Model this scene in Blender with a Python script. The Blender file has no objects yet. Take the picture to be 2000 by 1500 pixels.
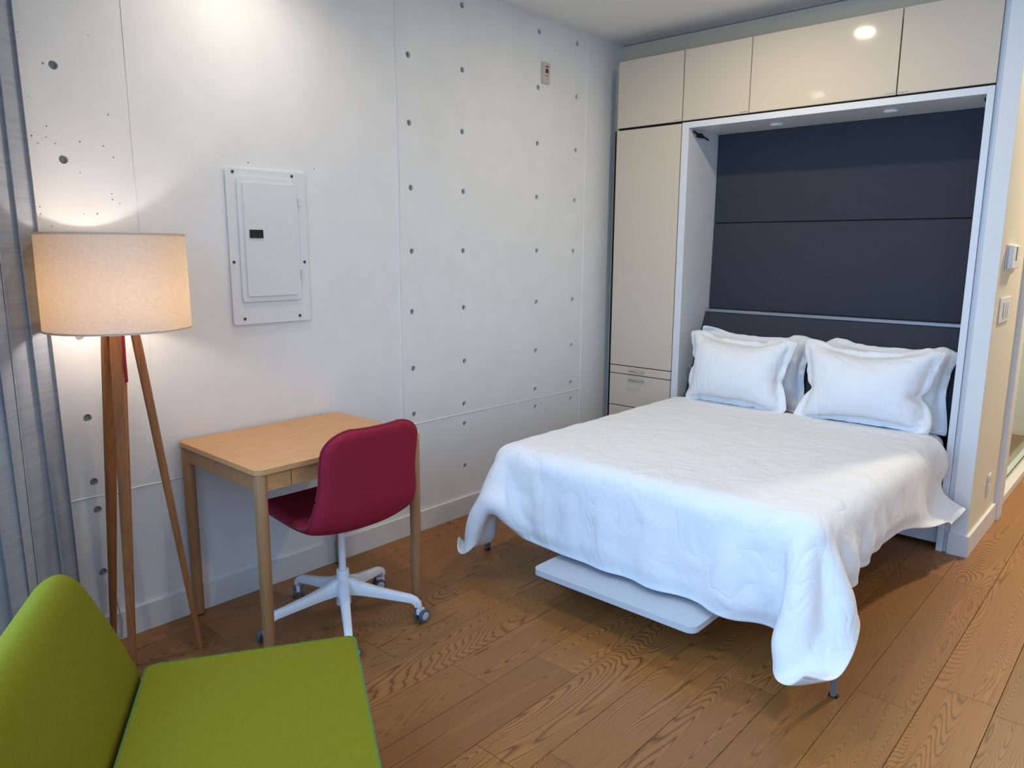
import bpy, bmesh, math, random
import numpy as np
from mathutils import Vector, Matrix

scene = bpy.context.scene
COL = scene.collection
random.seed(7)
RNG = np.random.default_rng(11)

# ------------------------------------------------------------------ camera
CAM_LOC = (2.8615, 0.0, 1.47)
RIGHT = Vector((0.74127798, 0.6711806, 0.00485444))
DOWN = Vector((0.1238749, -0.12969684, -0.98378541))
FWD = Vector((-0.65966808, 0.7298598, -0.17928384))
cam_data = bpy.data.cameras.new('camera')
cam_data.sensor_width = 36.0
cam_data.lens = 1451.6 / 2000.0 * 36.0
cam_data.clip_start = 0.02
cam = bpy.data.objects.new('camera', cam_data)
COL.objects.link(cam)
m = Matrix.Identity(4)
for i in range(3):
    m[i][0] = RIGHT[i]
    m[i][1] = -DOWN[i]
    m[i][2] = -FWD[i]
    m[i][3] = CAM_LOC[i]
cam.matrix_world = m
scene.camera = cam

# ------------------------------------------------------------------ world, light, exposure
world = bpy.data.worlds.new('world')
scene.world = world
world.use_nodes = True
bg = world.node_tree.nodes['Background']
bg.inputs['Color'].default_value = (0.36, 0.60, 1.0, 1)
bg.inputs['Strength'].default_value = 0.4

L_DIR = Vector((0.86, -0.51, 0)).normalized()      # along the angled window wall
IN_DIR = Vector((0.51, 0.86, 0)).normalized()      # from that wall into the room
WIN0 = Vector((0.0, 0.66, 0))                      # where the window wall meets the left wall


def area_light(name, loc, direction, sx, sy, power, color, shape='RECTANGLE', spread=180):
    d = bpy.data.lights.new(name, 'AREA')
    d.shape = shape
    d.size = sx
    if shape in ('RECTANGLE', 'ELLIPSE'):
        d.size_y = sy
    d.energy = power
    d.color = color
    d.spread = math.radians(spread)
    o = bpy.data.objects.new(name, d)
    COL.objects.link(o)
    o.location = loc
    o.rotation_euler = Vector(direction).to_track_quat('-Z', 'Y').to_euler()
    return o


WIN_C = WIN0 + L_DIR * 2.85 + Vector((0, 0, 1.35)) - IN_DIR * 0.16
area_light('window_daylight', WIN_C, IN_DIR + Vector((0, 0, -0.50)), 4.7, 2.2, 130, (0.33, 0.60, 1.0), spread=155)

vs = scene.view_settings
vs.view_transform = 'Standard'
vs.look = 'None'
vs.gamma = 1.0
vs.exposure = 0.22
vs.use_curve_mapping = False
scene.display_settings.display_device = 'sRGB'
DOWNLIGHT_COL = (1.0, 0.84, 0.58)
BULB_COL = (1.0, 0.89, 0.82)
BULB_STRENGTH = 95.0
scene.cycles.max_bounces = 5
scene.cycles.diffuse_bounces = 3
scene.cycles.glossy_bounces = 2
scene.cycles.transmission_bounces = 4
scene.cycles.caustics_reflective = False
scene.cycles.caustics_refractive = False

# ------------------------------------------------------------------ helpers


def srgb(r, g, b):
    f = lambda c: c / 12.92 if c <= 0.04045 else ((c + 0.055) / 1.055) ** 2.4
    return (f(r / 255), f(g / 255), f(b / 255), 1)


class NT:
    """small wrapper to write node trees briefly"""

    def __init__(self, name):
        self.m = bpy.data.materials.new(name)
        self.m.use_nodes = True
        self.t = self.m.node_tree
        self.b = self.t.nodes['Principled BSDF']
        self.out = self.t.nodes['Material Output']

    def n(self, kind, **kw):
        nd = self.t.nodes.new(kind)
        for k, v in kw.items():
            if k in nd.inputs:
                nd.inputs[k].default_value = v
            else:
                setattr(nd, k, v)
        return nd

    def l(self, a, b):
        self.t.links.new(a, b)

    def set(self, **kw):
        for k, v in kw.items():
            self.b.inputs[k.replace('_', ' ')].default_value = v

    def coords(self, scale=(1, 1, 1), offset_random=False):
        tc = self.n('ShaderNodeTexCoord')
        mp = self.n('ShaderNodeMapping')
        mp.inputs['Scale'].default_value = scale
        if offset_random:
            oi = self.n('ShaderNodeObjectInfo')
            mul = self.n('ShaderNodeVectorMath', operation='MULTIPLY')
            mul.inputs[1].default_value = (37.0, 53.0, 71.0)
            self.l(oi.outputs['Random'], mul.inputs[0])
            add = self.n('ShaderNodeVectorMath', operation='ADD')
            self.l(tc.outputs['Object'], add.inputs[0])
            self.l(mul.outputs[0], add.inputs[1])
            self.l(add.outputs[0], mp.inputs['Vector'])
        else:
            self.l(tc.outputs['Object'], mp.inputs['Vector'])
        return mp.outputs['Vector']

    def noise(self, vec, scale, detail=3, rough=0.55, distortion=0.0):
        nd = self.n('ShaderNodeTexNoise')
        nd.inputs['Scale'].default_value = scale
        nd.inputs['Detail'].default_value = detail
        nd.inputs['Roughness'].default_value = rough
        nd.inputs['Distortion'].default_value = distortion
        self.l(vec, nd.inputs['Vector'])
        return nd.outputs['Fac']

    def ramp(self, fac, stops):
        r = self.n('ShaderNodeValToRGB')
        e = r.color_ramp.elements
        while len(e) < len(stops):
            e.new(0.5)
        for el, (p, c) in zip(e, stops):
            el.position = p
            el.color = c
        self.l(fac, r.inputs['Fac'])
        return r.outputs['Color']

    def mix(self, fac, a, b, blend='MIX'):
        x = self.n('ShaderNodeMix', data_type='RGBA', blend_type=blend)
        if isinstance(fac, (int, float)):
            x.inputs[0].default_value = fac
        else:
            self.l(fac, x.inputs[0])
        for s, v in ((6, a), (7, b)):
            if isinstance(v, tuple):
                x.inputs[s].default_value = v
            else:
                self.l(v, x.inputs[s])
        return x.outputs[2]

    def bump(self, height, strength=0.2, dist=0.002):
        bp = self.n('ShaderNodeBump')
        bp.inputs['Strength'].default_value = strength
        bp.inputs['Distance'].default_value = dist
        self.l(height, bp.inputs['Height'])
        self.l(bp.outputs['Normal'], self.b.inputs['Normal'])
        return bp


def simple(name, col, rough=0.5, metal=0.0, spec=0.5, noise_scale=0, noise_amt=0.04, bump=0.0, bump_dist=0.001, coat=0.0):
    t = NT(name)
    t.set(Roughness=rough, Metallic=metal)
    t.b.inputs['Specular IOR Level'].default_value = spec
    t.b.inputs['Coat Weight'].default_value = coat
    v = t.coords()
    f = t.noise(v, noise_scale or 6.0, 4)
    lo = tuple(c * (1 - noise_amt) for c in col[:3]) + (1,)
    hi = tuple(min(1, c * (1 + noise_amt)) for c in col[:3]) + (1,)
    t.l(t.ramp(f, [(0.3, lo), (0.7, hi)]), t.b.inputs['Base Color'])
    if bump:
        t.bump(f, bump, bump_dist)
    return t.m


def mat_wood(name, light, mid, dark, along, rough=0.42, per_object=True, cathedral=1.0, ring=14.0):
    """oak: stretched noise warped into cathedral rings, plus fine pores; along = grain axis"""
    t = NT(name)
    ax = 'XYZ'.index(along)
    sc = [1.0, 1.0, 1.0]
    sc[ax] = 0.085
    v = t.coords(tuple(sc), per_object)
    big = t.noise(v, 3.6, 2, 0.42, 0.25)
    mul = t.n('ShaderNodeMath', operation='MULTIPLY')
    mul.inputs[1].default_value = ring
    t.l(big, mul.inputs[0])
    jit = t.noise(v, 34.0, 3, 0.6)
    mul2 = t.n('ShaderNodeMath', operation='MULTIPLY_ADD')
    mul2.inputs[1].default_value = 1.1
    t.l(jit, mul2.inputs[0])
    t.l(mul.outputs[0], mul2.inputs[2])
    fr = t.n('ShaderNodeMath', operation='PINGPONG')
    fr.inputs[1].default_value = 0.5
    t.l(mul2.outputs[0], fr.inputs[0])
    m2 = t.n('ShaderNodeMath', operation='MULTIPLY')
    m2.inputs[1].default_value = 2.0
    t.l(fr.outputs[0], m2.inputs[0])
    rings = m2.outputs[0]
    base = t.ramp(rings, [(0.0, dark), (0.05, dark), (0.26, mid), (0.6, light)])
    flat = t.ramp(t.noise(v, 5.0, 4), [(0.3, mid), (0.7, light)])
    patch = t.noise(v, 1.7, 2)
    msk = t.ramp(patch, [(0.28, (cathedral * 0.25, cathedral * 0.25, cathedral * 0.25, 1)), (0.52, (cathedral, cathedral, cathedral, 1))])
    col = t.mix(msk, flat, base)
    # pores
    sp = [160.0, 160.0, 160.0]
    sp[ax] = 5.0
    v2 = t.coords(tuple(sp), per_object)
    pores = t.noise(v2, 1.0, 3, 0.7)
    col = t.mix(t.ramp(pores, [(0.30, (0.55, 0.55, 0.55, 1)), (0.46, (0, 0, 0, 1))]), col, dark)
    if per_object:
        oi = t.n('ShaderNodeObjectInfo')
        tone = t.ramp(oi.outputs['Random'], [(0.0, (0.86, 0.84, 0.83, 1)), (0.5, (1.0, 1.0, 1.0, 1)), (1.0, (1.10, 1.07, 1.03, 1))])
        col = t.mix(1.0, col, tone, 'MULTIPLY')
    t.l(col, t.b.inputs['Base Color'])
    t.set(Roughness=rough)
    t.b.inputs['Specular IOR Level'].default_value = 0.35
    return t.m


def mat_fabric(name, c0, c1, scale=900.0, rough=0.95, bump=0.25, stretch=(1, 1, 1), sheen=0.2):
    t = NT(name)
    v = t.coords(stretch)
    f = t.noise(v, scale, 2, 0.7)
    g = t.noise(v, scale * 0.12, 3, 0.6)
    mixf = t.n('ShaderNodeMath', operation='MULTIPLY_ADD')
    mixf.inputs[1].default_value = 0.8
    t.l(f, mixf.inputs[0])
    h = t.n('ShaderNodeMath', operation='MULTIPLY')
    h.inputs[1].default_value = 0.2
    t.l(g, h.inputs[0])
    t.l(h.outputs[0], mixf.inputs[2])
    t.l(t.ramp(mixf.outputs[0], [(0.36, c0), (0.64, c1)]), t.b.inputs['Base Color'])
    t.set(Roughness=rough)
    t.b.inputs['Specular IOR Level'].default_value = 0.15
    t.b.inputs['Sheen Weight'].default_value = sheen
    t.b.inputs['Sheen Roughness'].default_value = 0.5
    t.bump(f, bump, 0.0008)
    return t.m


M = {}
M['floor_oak'] = mat_wood('floor_oak', srgb(160, 110, 60), srgb(147, 98, 51), srgb(104, 65, 32), 'Y', rough=0.42, ring=185.0)
M['floor_gap'] = simple('floor_gap', srgb(40, 26, 16), 0.9)
M['desk_oak'] = mat_wood('desk_oak', srgb(214, 164, 110), srgb(204, 151, 98), srgb(168, 116, 68), 'Y', rough=0.38, per_object=False, cathedral=0.22, ring=60)
M['leg_oak'] = mat_wood('leg_oak', srgb(178, 134, 92), srgb(166, 122, 82), srgb(130, 90, 56), 'Z', rough=0.42, per_object=False, cathedral=0.25, ring=50)
M['lamp_wood'] = mat_wood('lamp_wood', srgb(170, 112, 66), srgb(156, 99, 56), srgb(108, 64, 32), 'Z', rough=0.45, per_object=False, cathedral=0.35, ring=50)


def mat_concrete():
    t = NT('painted_concrete')
    v = t.coords()
    b = t.noise(v, 7.0, 3, 0.55)
    t.l(t.ramp(b, [(0.3, srgb(233, 232, 230)), (0.7, srgb(238, 237, 235))]), t.b.inputs['Base Color'])
    t.set(Roughness=0.48)
    t.b.inputs['Specular IOR Level'].default_value = 0.4
    t.bump(b, 0.04, 0.002)
    return t.m


M['concrete'] = mat_concrete()
M['plug'] = simple('mortar_plug', srgb(150, 150, 148), 0.9, noise_scale=120, noise_amt=0.15, bump=0.5)
M['paint'] = simple('white_wall_paint', srgb(234, 233, 230), 0.7, noise_scale=3, noise_amt=0.01)
M['ceiling'] = simple('ceiling_paint', srgb(240, 238, 234), 0.85, noise_scale=3, noise_amt=0.01)
M['corridor_paint'] = simple('corridor_paint', srgb(232, 222, 200), 0.7, noise_scale=3, noise_amt=0.01)
M['trim_white'] = simple('trim_white', srgb(228, 227, 224), 0.4, noise_scale=4, noise_amt=0.01)
M['beige'] = simple('beige_laminate', srgb(218, 202, 180), 0.07, noise_scale=4, noise_amt=0.012, spec=0.5)
M['beige_matte'] = simple('beige_carcass', srgb(220, 203, 176), 0.5, noise_scale=4, noise_amt=0.012)
M['melamine'] = simple('white_melamine', srgb(226, 227, 228), 0.35, noise_scale=5, noise_amt=0.012)
M['white_panel'] = simple('pale_grey_laminate', srgb(205, 208, 212), 0.4, noise_scale=5, noise_amt=0.012)
M['shadow_gap'] = simple('painted_gap_shade', srgb(18, 17, 18), 0.85)  # near-black colour paints in the shade of door gaps and recesses
M['charcoal'] = mat_fabric('charcoal_upholstery', srgb(56, 60, 67), srgb(68, 72, 81), 700, 0.9, 0.15, sheen=0.05)
M['strip'] = simple('brushed_metal_strip', srgb(150, 154, 160), 0.4, metal=0.3)
M['chrome'] = simple('chrome', srgb(190, 188, 184), 0.2, metal=1.0)
M['dark_metal'] = simple('dark_metal', srgb(52, 52, 54), 0.4, metal=0.7)
M['grey_steel'] = simple('grey_steel', srgb(138, 144, 150), 0.35, metal=0.6)


def mat_linen():
    t = NT('white_cotton')
    v = t.coords((1.0, 1.0, 0.55))
    warp = t.n('ShaderNodeTexNoise')
    warp.inputs['Scale'].default_value = 3.0
    t.l(v, warp.inputs['Vector'])
    mx = t.n('ShaderNodeVectorMath', operation='MULTIPLY_ADD')
    mx.inputs[1].default_value = (0.35, 0.35, 0.35)
    t.l(warp.outputs['Color'], mx.inputs[0])
    t.l(v, mx.inputs[2])

    def ridged(scale):
        f = t.noise(mx.outputs[0], scale, 2, 0.5, 0.4)
        s_ = t.n('ShaderNodeMath', operation='SUBTRACT')
        s_.inputs[1].default_value = 0.5
        t.l(f, s_.inputs[0])
        a_ = t.n('ShaderNodeMath', operation='ABSOLUTE')
        t.l(s_.outputs[0], a_.inputs[0])
        p_ = t.n('ShaderNodeMath', operation='POWER')
        p_.inputs[1].default_value = 0.6
        t.l(a_.outputs[0], p_.inputs[0])
        return p_.outputs[0]
    h1 = ridged(5.5)
    h2 = ridged(15.0)
    k = t.n('ShaderNodeMath', operation='MULTIPLY_ADD')
    k.inputs[1].default_value = 0.35
    t.l(h2, k.inputs[0])
    t.l(h1, k.inputs[2])
    t.b.inputs['Base Color'].default_value = srgb(243, 243, 244)
    t.set(Roughness=0.9)
    t.b.inputs['Specular IOR Level'].default_value = 0.15
    t.b.inputs['Sheen Weight'].default_value = 0.1
    t.bump(k.outputs[0], 0.55, 0.02)
    return t.m


M['linen'] = mat_linen()
M['mattress'] = mat_fabric('mattress_ticking', srgb(225, 226, 230), srgb(236, 236, 238), 500, 0.9, 0.1)
M['green'] = mat_fabric('green_wool', srgb(106, 101, 10), srgb(128, 123, 24), 900, 0.95, 0.25, sheen=0.0)
M['green_pipe'] = mat_fabric('green_piping', srgb(62, 92, 18), srgb(86, 118, 34), 620, 0.95, 0.3)
M['red'] = mat_fabric('burgundy_wool', srgb(140, 30, 48), srgb(160, 44, 64), 1000, 0.95, 0.2, sheen=0.0)
M['red_pipe'] = mat_fabric('burgundy_piping', srgb(112, 18, 36), srgb(150, 36, 54), 800, 0.95, 0.3)
M['white_plastic'] = simple('white_coated_metal', srgb(232, 234, 238), 0.35, noise_scale=5, noise_amt=0.01)
M['caster_grey'] = simple('caster_rubber', srgb(84, 92, 104), 0.5)
M['caster_cap'] = simple('caster_cap', srgb(190, 196, 206), 0.35)
M['black'] = simple('black_plastic', srgb(14, 14, 15), 0.35)
M['glide'] = simple('floor_glide', srgb(36, 32, 30), 0.7)
M['panel_paint'] = simple('panel_enamel', srgb(230, 230, 230), 0.38, noise_scale=30, noise_amt=0.012)
M['screw'] = simple('screw_steel', srgb(84, 84, 86), 0.35, metal=0.7)
M['screen'] = simple('lcd_screen', srgb(64, 74, 52), 0.25)
M['device'] = simple('aged_plastic', srgb(208, 198, 182), 0.45)
M['red_mark'] = simple('red_print', srgb(176, 32, 40), 0.5)
M['grey_mark'] = simple('grey_print', srgb(110, 104, 96), 0.5)
M['cord_red'] = simple('red_cord', srgb(150, 10, 30), 0.7)
M['cord_white'] = simple('white_cord', srgb(206, 206, 208), 0.5)
M['tile'] = simple('pale_tile', srgb(226, 228, 222), 0.25, noise_scale=4, noise_amt=0.01)
M['stone'] = simple('grey_stone_tile', srgb(120, 124, 120), 0.4, noise_scale=14, noise_amt=0.12)


def mat_emit(name, col, strength):
    t = NT(name)
    t.set(Roughness=0.4)
    t.b.inputs['Base Color'].default_value = (0.9, 0.9, 0.9, 1)
    t.b.inputs['Emission Color'].default_value = col + (1,)
    t.b.inputs['Emission Strength'].default_value = strength
    return t.m


M['led'] = mat_emit('led_lens', DOWNLIGHT_COL, 14.0)
M['led'].cycles.emission_sampling = 'NONE'
M['bulb'] = mat_emit('bulb_glow', BULB_COL, BULB_STRENGTH)


def mat_glass():
    t = NT('green_glass')
    t.b.inputs['Base Color'].default_value = (0.60, 0.86, 0.76, 1)
    t.set(Roughness=0.02, IOR=1.45)
    t.b.inputs['Transmission Weight'].default_value = 1.0
    return t.m


def mat_window_glass():
    t = NT('clear_glass')
    tr = t.n('ShaderNodeBsdfTransparent')
    gl = t.n('ShaderNodeBsdfGlossy')
    gl.inputs['Roughness'].default_value = 0.02
    mx = t.n('ShaderNodeMixShader')
    mx.inputs[0].default_value = 0.06
    t.l(tr.outputs[0], mx.inputs[1])
    t.l(gl.outputs[0], mx.inputs[2])
    t.l(mx.outputs[0], t.out.inputs['Surface'])
    return t.m


M['glass'] = mat_glass()
M['window_glass'] = mat_window_glass()


def mat_translucent(name, c0, c1, amount, stretch, scale, bump, tcol=None):
    t = NT(name)
    v = t.coords(stretch)
    f = t.noise(v, scale, 3, 0.6)
    col = t.ramp(f, [(0.35, c0), (0.65, c1)])
    t.l(col, t.b.inputs['Base Color'])
    t.set(Roughness=0.95)
    t.b.inputs['Specular IOR Level'].default_value = 0.1
    bp = t.bump(f, bump, 0.0015)
    tr = t.n('ShaderNodeBsdfTranslucent')
    if tcol:
        t.l(t.mix(1.0, col, tcol, 'MULTIPLY'), tr.inputs['Color'])
    else:
        t.l(col, tr.inputs['Color'])
    mx = t.n('ShaderNodeMixShader')
    mx.inputs[0].default_value = amount
    t.l(t.b.outputs[0], mx.inputs[1])
    t.l(tr.outputs[0], mx.inputs[2])
    t.l(mx.outputs[0], t.out.inputs['Surface'])
    return t.m


M['curtain'] = mat_translucent('slub_curtain', srgb(174, 180, 190), srgb(188, 194, 202), 0.25, (0.5, 0.5, 14.0), 9.0, 0.08)
M['shade'] = mat_translucent('linen_shade', srgb(236, 226, 212), srgb(246, 238, 226), 0.42, (1.0, 1.0, 3.0), 90.0, 0.10, (1.0, 0.9, 0.76, 1))


# ------------------------------------------------------------------ mesh helpers
def link_mesh(name, me, mat, parent=None, smooth=False, angle=None):
    o = bpy.data.objects.new(name, me)
    COL.objects.link(o)
    if mat is not None:
        me.materials.append(M[mat] if isinstance(mat, str) else mat)
    if smooth:
        me.polygons.foreach_set('use_smooth', [True] * len(me.polygons))
        if angle:
            try:
                me.set_sharp_from_angle(angle=math.radians(angle))
            except Exception:
                pass
    if parent is not None:
        o.parent = parent
        o.matrix_parent_inverse = parent_inv(parent)
    return o


def parent_inv(p):
    w = Matrix.Identity(4)
    chain = []
    q = p
    while q is not None:
        chain.append(q)
        q = q.parent
    for q in reversed(chain):
        w = w @ (q.matrix_parent_inverse if q.parent else Matrix.Identity(4)) @ Matrix.LocRotScale(q.location, q.rotation_euler, q.scale)
    return w.inverted()


def obj(name, bm, mat, parent=None, smooth=True, angle=40):
    """one mesh object; the origin goes to the middle of its base"""
    me = bpy.data.meshes.new(name)
    bmesh.ops.recalc_face_normals(bm, faces=bm.faces[:])
    xs = [v.co for v in bm.verts]
    lo = Vector((min(c.x for c in xs), min(c.y for c in xs), min(c.z for c in xs)))
    hi = Vector((max(c.x for c in xs), max(c.y for c in xs), max(c.z for c in xs)))
    o0 = Vector(((lo.x + hi.x) / 2, (lo.y + hi.y) / 2, lo.z))
    for v in bm.verts:
        v.co -= o0
    bm.to_mesh(me)
    bm.free()
    o = link_mesh(name, me, mat, parent, smooth, angle)
    o.location = o0
    return o


def tag(o, label=None, cat=None, group=None, kind=None):
    if label:
        o['label'] = label
    if cat:
        o['category'] = cat
    if group:
        o['group'] = group
    if kind:
        o['kind'] = kind
    return o


def thing(name, loc, label, cat, group=None):
    o = bpy.data.objects.new(name, None)
    o.empty_display_size = 0.1
    COL.objects.link(o)
    o.location = loc
    return tag(o, label, cat, group)


def BM():
    return bmesh.new()


def box(bm, x0, x1, y0, y1, z0, z1, bev=0.0, seg=2, mat=None):
    r = bmesh.ops.create_cube(bm, size=1.0)
    vs_ = r['verts']
    for v in vs_:
        v.co = Vector((x0 + (v.co.x + .5) * (x1 - x0), y0 + (v.co.y + .5) * (y1 - y0), z0 + (v.co.z + .5) * (z1 - z0)))
    if bev > 0:
        es = set()
        for v in vs_:
            es.update(v.link_edges)
        r2 = bmesh.ops.bevel(bm, geom=list(es), offset=bev, segments=seg, affect='EDGES', profile=0.5)
        vs_ = r2['verts'] if r2['verts'] else vs_
    if mat is not None:
        allv = set()
        for v in vs_:
            allv.add(v)
        bmesh.ops.transform(bm, matrix=mat, verts=list(allv))
    return bm


def tube(bm, p0, p1, r0, r1=None, seg=16, cap=True):
    r1 = r0 if r1 is None else r1
    p0, p1 = Vector(p0), Vector(p1)
    d = p1 - p0
    q = d.to_track_quat('Z', 'Y').to_matrix().to_4x4()
    mt = Matrix.Translation((p0 + p1) / 2) @ q
    bmesh.ops.create_cone(bm, cap_ends=cap, segments=seg, radius1=r0, radius2=r1, depth=d.length, matrix=mt)
    return bm


def lathe(bm, prof, center=(0, 0, 0), seg=32, axis_mat=None, close=False):
    """prof: list of (r, z)"""
    rings = []
    for r, z in prof:
        ring = []
        for k in range(seg):
            a = 2 * math.pi * k / seg
            co = Vector((r * math.cos(a), r * math.sin(a), z))
            if axis_mat is not None:
                co = axis_mat @ co
            ring.append(bm.verts.new(co + Vector(center)))
        rings.append(ring)
    n = len(rings)
    for i in range(n if close else n - 1):
        a, b = rings[i], rings[(i + 1) % n]
        for k in range(seg):
            bm.faces.new((a[k], a[(k + 1) % seg], b[(k + 1) % seg], b[k]))
    if not close:
        if prof[0][0] > 1e-6:
            bm.faces.new(rings[0])
        if prof[-1][0] > 1e-6:
            bm.faces.new(rings[-1])
    bmesh.ops.remove_doubles(bm, verts=bm.verts[:], dist=1e-6)
    return bm


def sweep(bm, pts, r, seg=8, closed=False):
    pts = [Vector(p) for p in pts]
    n = len(pts)
    rings = []
    up = Vector((0.13, 0.21, 0.97)).normalized()
    for i in range(n):
        if closed:
            t = pts[(i + 1) % n] - pts[i - 1]
        else:
            t = pts[min(i + 1, n - 1)] - pts[max(i - 1, 0)]
        if t.length < 1e-9:
            t = Vector((0, 0, 1))
        t.normalize()
        a = up.cross(t)
        if a.length < 0.05:
            a = Vector((1, 0, 0)).cross(t)
        a.normalize()
        b = t.cross(a)
        rings.append([bm.verts.new(pts[i] + (a * math.cos(2 * math.pi * k / seg) + b * math.sin(2 * math.pi * k / seg)) * r) for k in range(seg)])
    for i in range(n if closed else n - 1):
        A, B = rings[i], rings[(i + 1) % n]
        for k in range(seg):
            bm.faces.new((A[k], A[(k + 1) % seg], B[(k + 1) % seg], B[k]))
    if not closed:
        bm.faces.new(rings[0])
        bm.faces.new(rings[-1])
    return bm


def prism(bm, outline, z0, z1):
    """vertical prism from a plan outline [(x, y)]"""
    a = [bm.verts.new((x, y, z0)) for x, y in outline]
    b = [bm.verts.new((x, y, z1)) for x, y in outline]
    n = len(a)
    bm.faces.new(a[::-1])
    bm.faces.new(b)
    for i in range(n):
        bm.faces.new((a[i], a[(i + 1) % n], b[(i + 1) % n], b[i]))
    return bm


def rounded_rect(x0, x1, y0, y1, r, seg=6):
    out = []
    for cx, cy, a0 in ((x1 - r, y1 - r, 0), (x0 + r, y1 - r, 90), (x0 + r, y0 + r, 180), (x1 - r, y0 + r, 270)):
        for k in range(seg + 1):
            a = math.radians(a0 + 90 * k / seg)
            out.append((cx + r * math.cos(a), cy + r * math.sin(a)))
    return out


def bevel_rim(bm, off, seg=2, min_angle=60):
    es = [e for e in bm.edges if len(e.link_faces) == 2 and e.calc_face_angle(0) > math.radians(min_angle)]
    bmesh.ops.bevel(bm, geom=es, offset=off, segments=seg, affect='EDGES', profile=0.5)
    return bm


def transform(bm, mt):
    bmesh.ops.transform(bm, matrix=mt, verts=bm.verts[:])
    return bm


def struct(name, bm, mat, parent=None, smooth=False):
    o = obj(name, bm, mat, parent, smooth)
    if parent is None:
        o['kind'] = 'structure'
    return o


def boolean_cut(target, cutter_bm, mat):
    cm = bpy.data.meshes.new('cutter')
    cutter_bm.to_mesh(cm)
    cutter_bm.free()
    co = bpy.data.objects.new('cutter', cm)
    COL.objects.link(co)
    md = target.modifiers.new('cut', 'BOOLEAN')
    md.operation = 'DIFFERENCE'
    md.solver = 'EXACT'
    md.object = co
    bpy.context.view_layer.update()
    dg = bpy.context.evaluated_depsgraph_get()
    newme = bpy.data.meshes.new_from_object(target.evaluated_get(dg))
    target.modifiers.clear()
    target.data = newme
    bpy.data.objects.remove(co)
    newme.materials.clear()
    newme.materials.append(M[mat])


def strip_between(a, b, inward, thick, z0, z1):
    """box following a plan line from a to b, thickness along -inward"""
    a, b, n = Vector(a), Vector(b), Vector(inward)
    bm = BM()
    c = [a, b, b - n * thick, a - n * thick]
    prism(bm, [(p.x, p.y) for p in c], z0, z1)
    return bm


# ------------------------------------------------------------------ structure
CEIL = 2.74
# floor: dark base with every plank a board of its own
fb = BM()
prism(fb, [(-0.2, 0.7), (4.9, -2.45), (4.9, 7.3), (-0.2, 7.3)], -0.06, -0.012)
floor = struct('floor', fb, 'floor_gap')
PW = 0.1875
X0 = 1.063 - PW * 7
joints = {4: 2.067, 7: 1.672, 10: 1.54, 11: 2.284, 13: 2.494, 15: 2.648}
extra = {13: [3.678]}
gap = 0.0008
for k in range(0, 21):
    xa = max(X0 + PW * k, -0.004)
    xb = X0 + PW * (k + 1)
    if xb < 0.02:
        continue
    L = 1.92
    j0 = joints.get(k, 0.35 + ((k * 0.731) % 1.0) * 1.85)
    ys = [j0 + L * q for q in range(-3, 4)] + extra.get(k, [])
    if k in extra:
        ys = [y for y in ys if not (y not in extra[k] and abs(y - extra[k][0]) < 1.4 and y > j0 + .1)]
    ys = sorted(ys)
    ylo = 0.68 - 0.593 * (xa + 0.0) - 0.02
    yhi = 7.2
    seg = [ylo] + [y for y in ys if ylo + .15 < y < yhi - .15] + [yhi]
    for a, b in zip(seg[:-1], seg[1:]):
        pb = BM()
        box(pb, xa + gap, xb - gap, a + gap, b - gap, -0.014, 0.0, 0.0)
        top = [e for e in pb.edges if all(v.co.z > -0.001 for v in e.verts)]
        bmesh.ops.bevel(pb, geom=top, offset=0.0009, segments=1, affect='EDGES')
        obj('plank', pb, 'floor_oak', floor, smooth=False)

# ---- left wall: cast concrete with tie holes, air holes and formwork ridges
wl = BM()
box(wl, -0.22, 0.0, 0.55, 4.62, 0.0, CEIL)
wall_left = struct('wall_left', wl, 'concrete')
cols = [0.909, 2.424, 2.780, 3.376, 3.731]
rows = [2.663, 2.362, 2.060, 1.761, 1.456, 1.160, 0.867, 0.632, 0.519, 0.282]
skip = {(2.424, 0.519), (2.424, 0.282), (0.909, 2.663), (0.909, 2.362), (2.424, 2.663)}
holes = [(y + random.uniform(-.004, .004), z + random.uniform(-.004, .004)) for y in cols for z in rows if (y, z) not in skip]
air = [(0.877, 2.057, 4), (1.065, 1.921, 3.5), (0.869, 1.86, 3), (0.822, 1.825, 3), (0.966, 1.821, 3.5), (1.04, 1.814, 3), (1.07, 1.779, 3),
       (0.825, 1.576, 2.5), (1.001, 1.583, 3), (1.055, 1.634, 3), (1.054, 1.653, 2.5), (0.865, 1.825, 2.2), (0.838, 1.803, 2.5), (0.89, 1.807, 2.5),
       (0.958, 1.718, 2.5), (0.825, 1.599, 2.5), (0.855, 1.537, 2.5), (1.023, 2.172, 2), (0.826, 1.947, 2), (0.815, 2.14, 2), (1.078, 1.621, 2.2),
       (0.957, 1.58, 2), (1.581, 1.804, 4), (1.886, 1.804, 3.5), (2.57, 2.296, 2.5), (2.633, 2.229, 3), (2.755, 1.917, 3), (3.295, 2.363, 2.5),
       (3.708, 2.595, 3), (3.133, 2.408, 2), (3.0, 2.428, 2), (2.405, 2.044, 2.5), (2.63, 0.46, 2.5), (0.93, 0.20, 3), (0.955, 0.185, 2.5)]
cut = BM()
for y, z in holes:
    tube(cut, (0.02, y, z), (-0.016, y, z), 0.0155, 0.0135, 16)
for y, z, r in air:
    tube(cut, (0.02, y, z), (-0.01, y, z), r * 0.001, r * 0.0008, 8)
boolean_cut(wall_left, cut, 'concrete')

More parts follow.
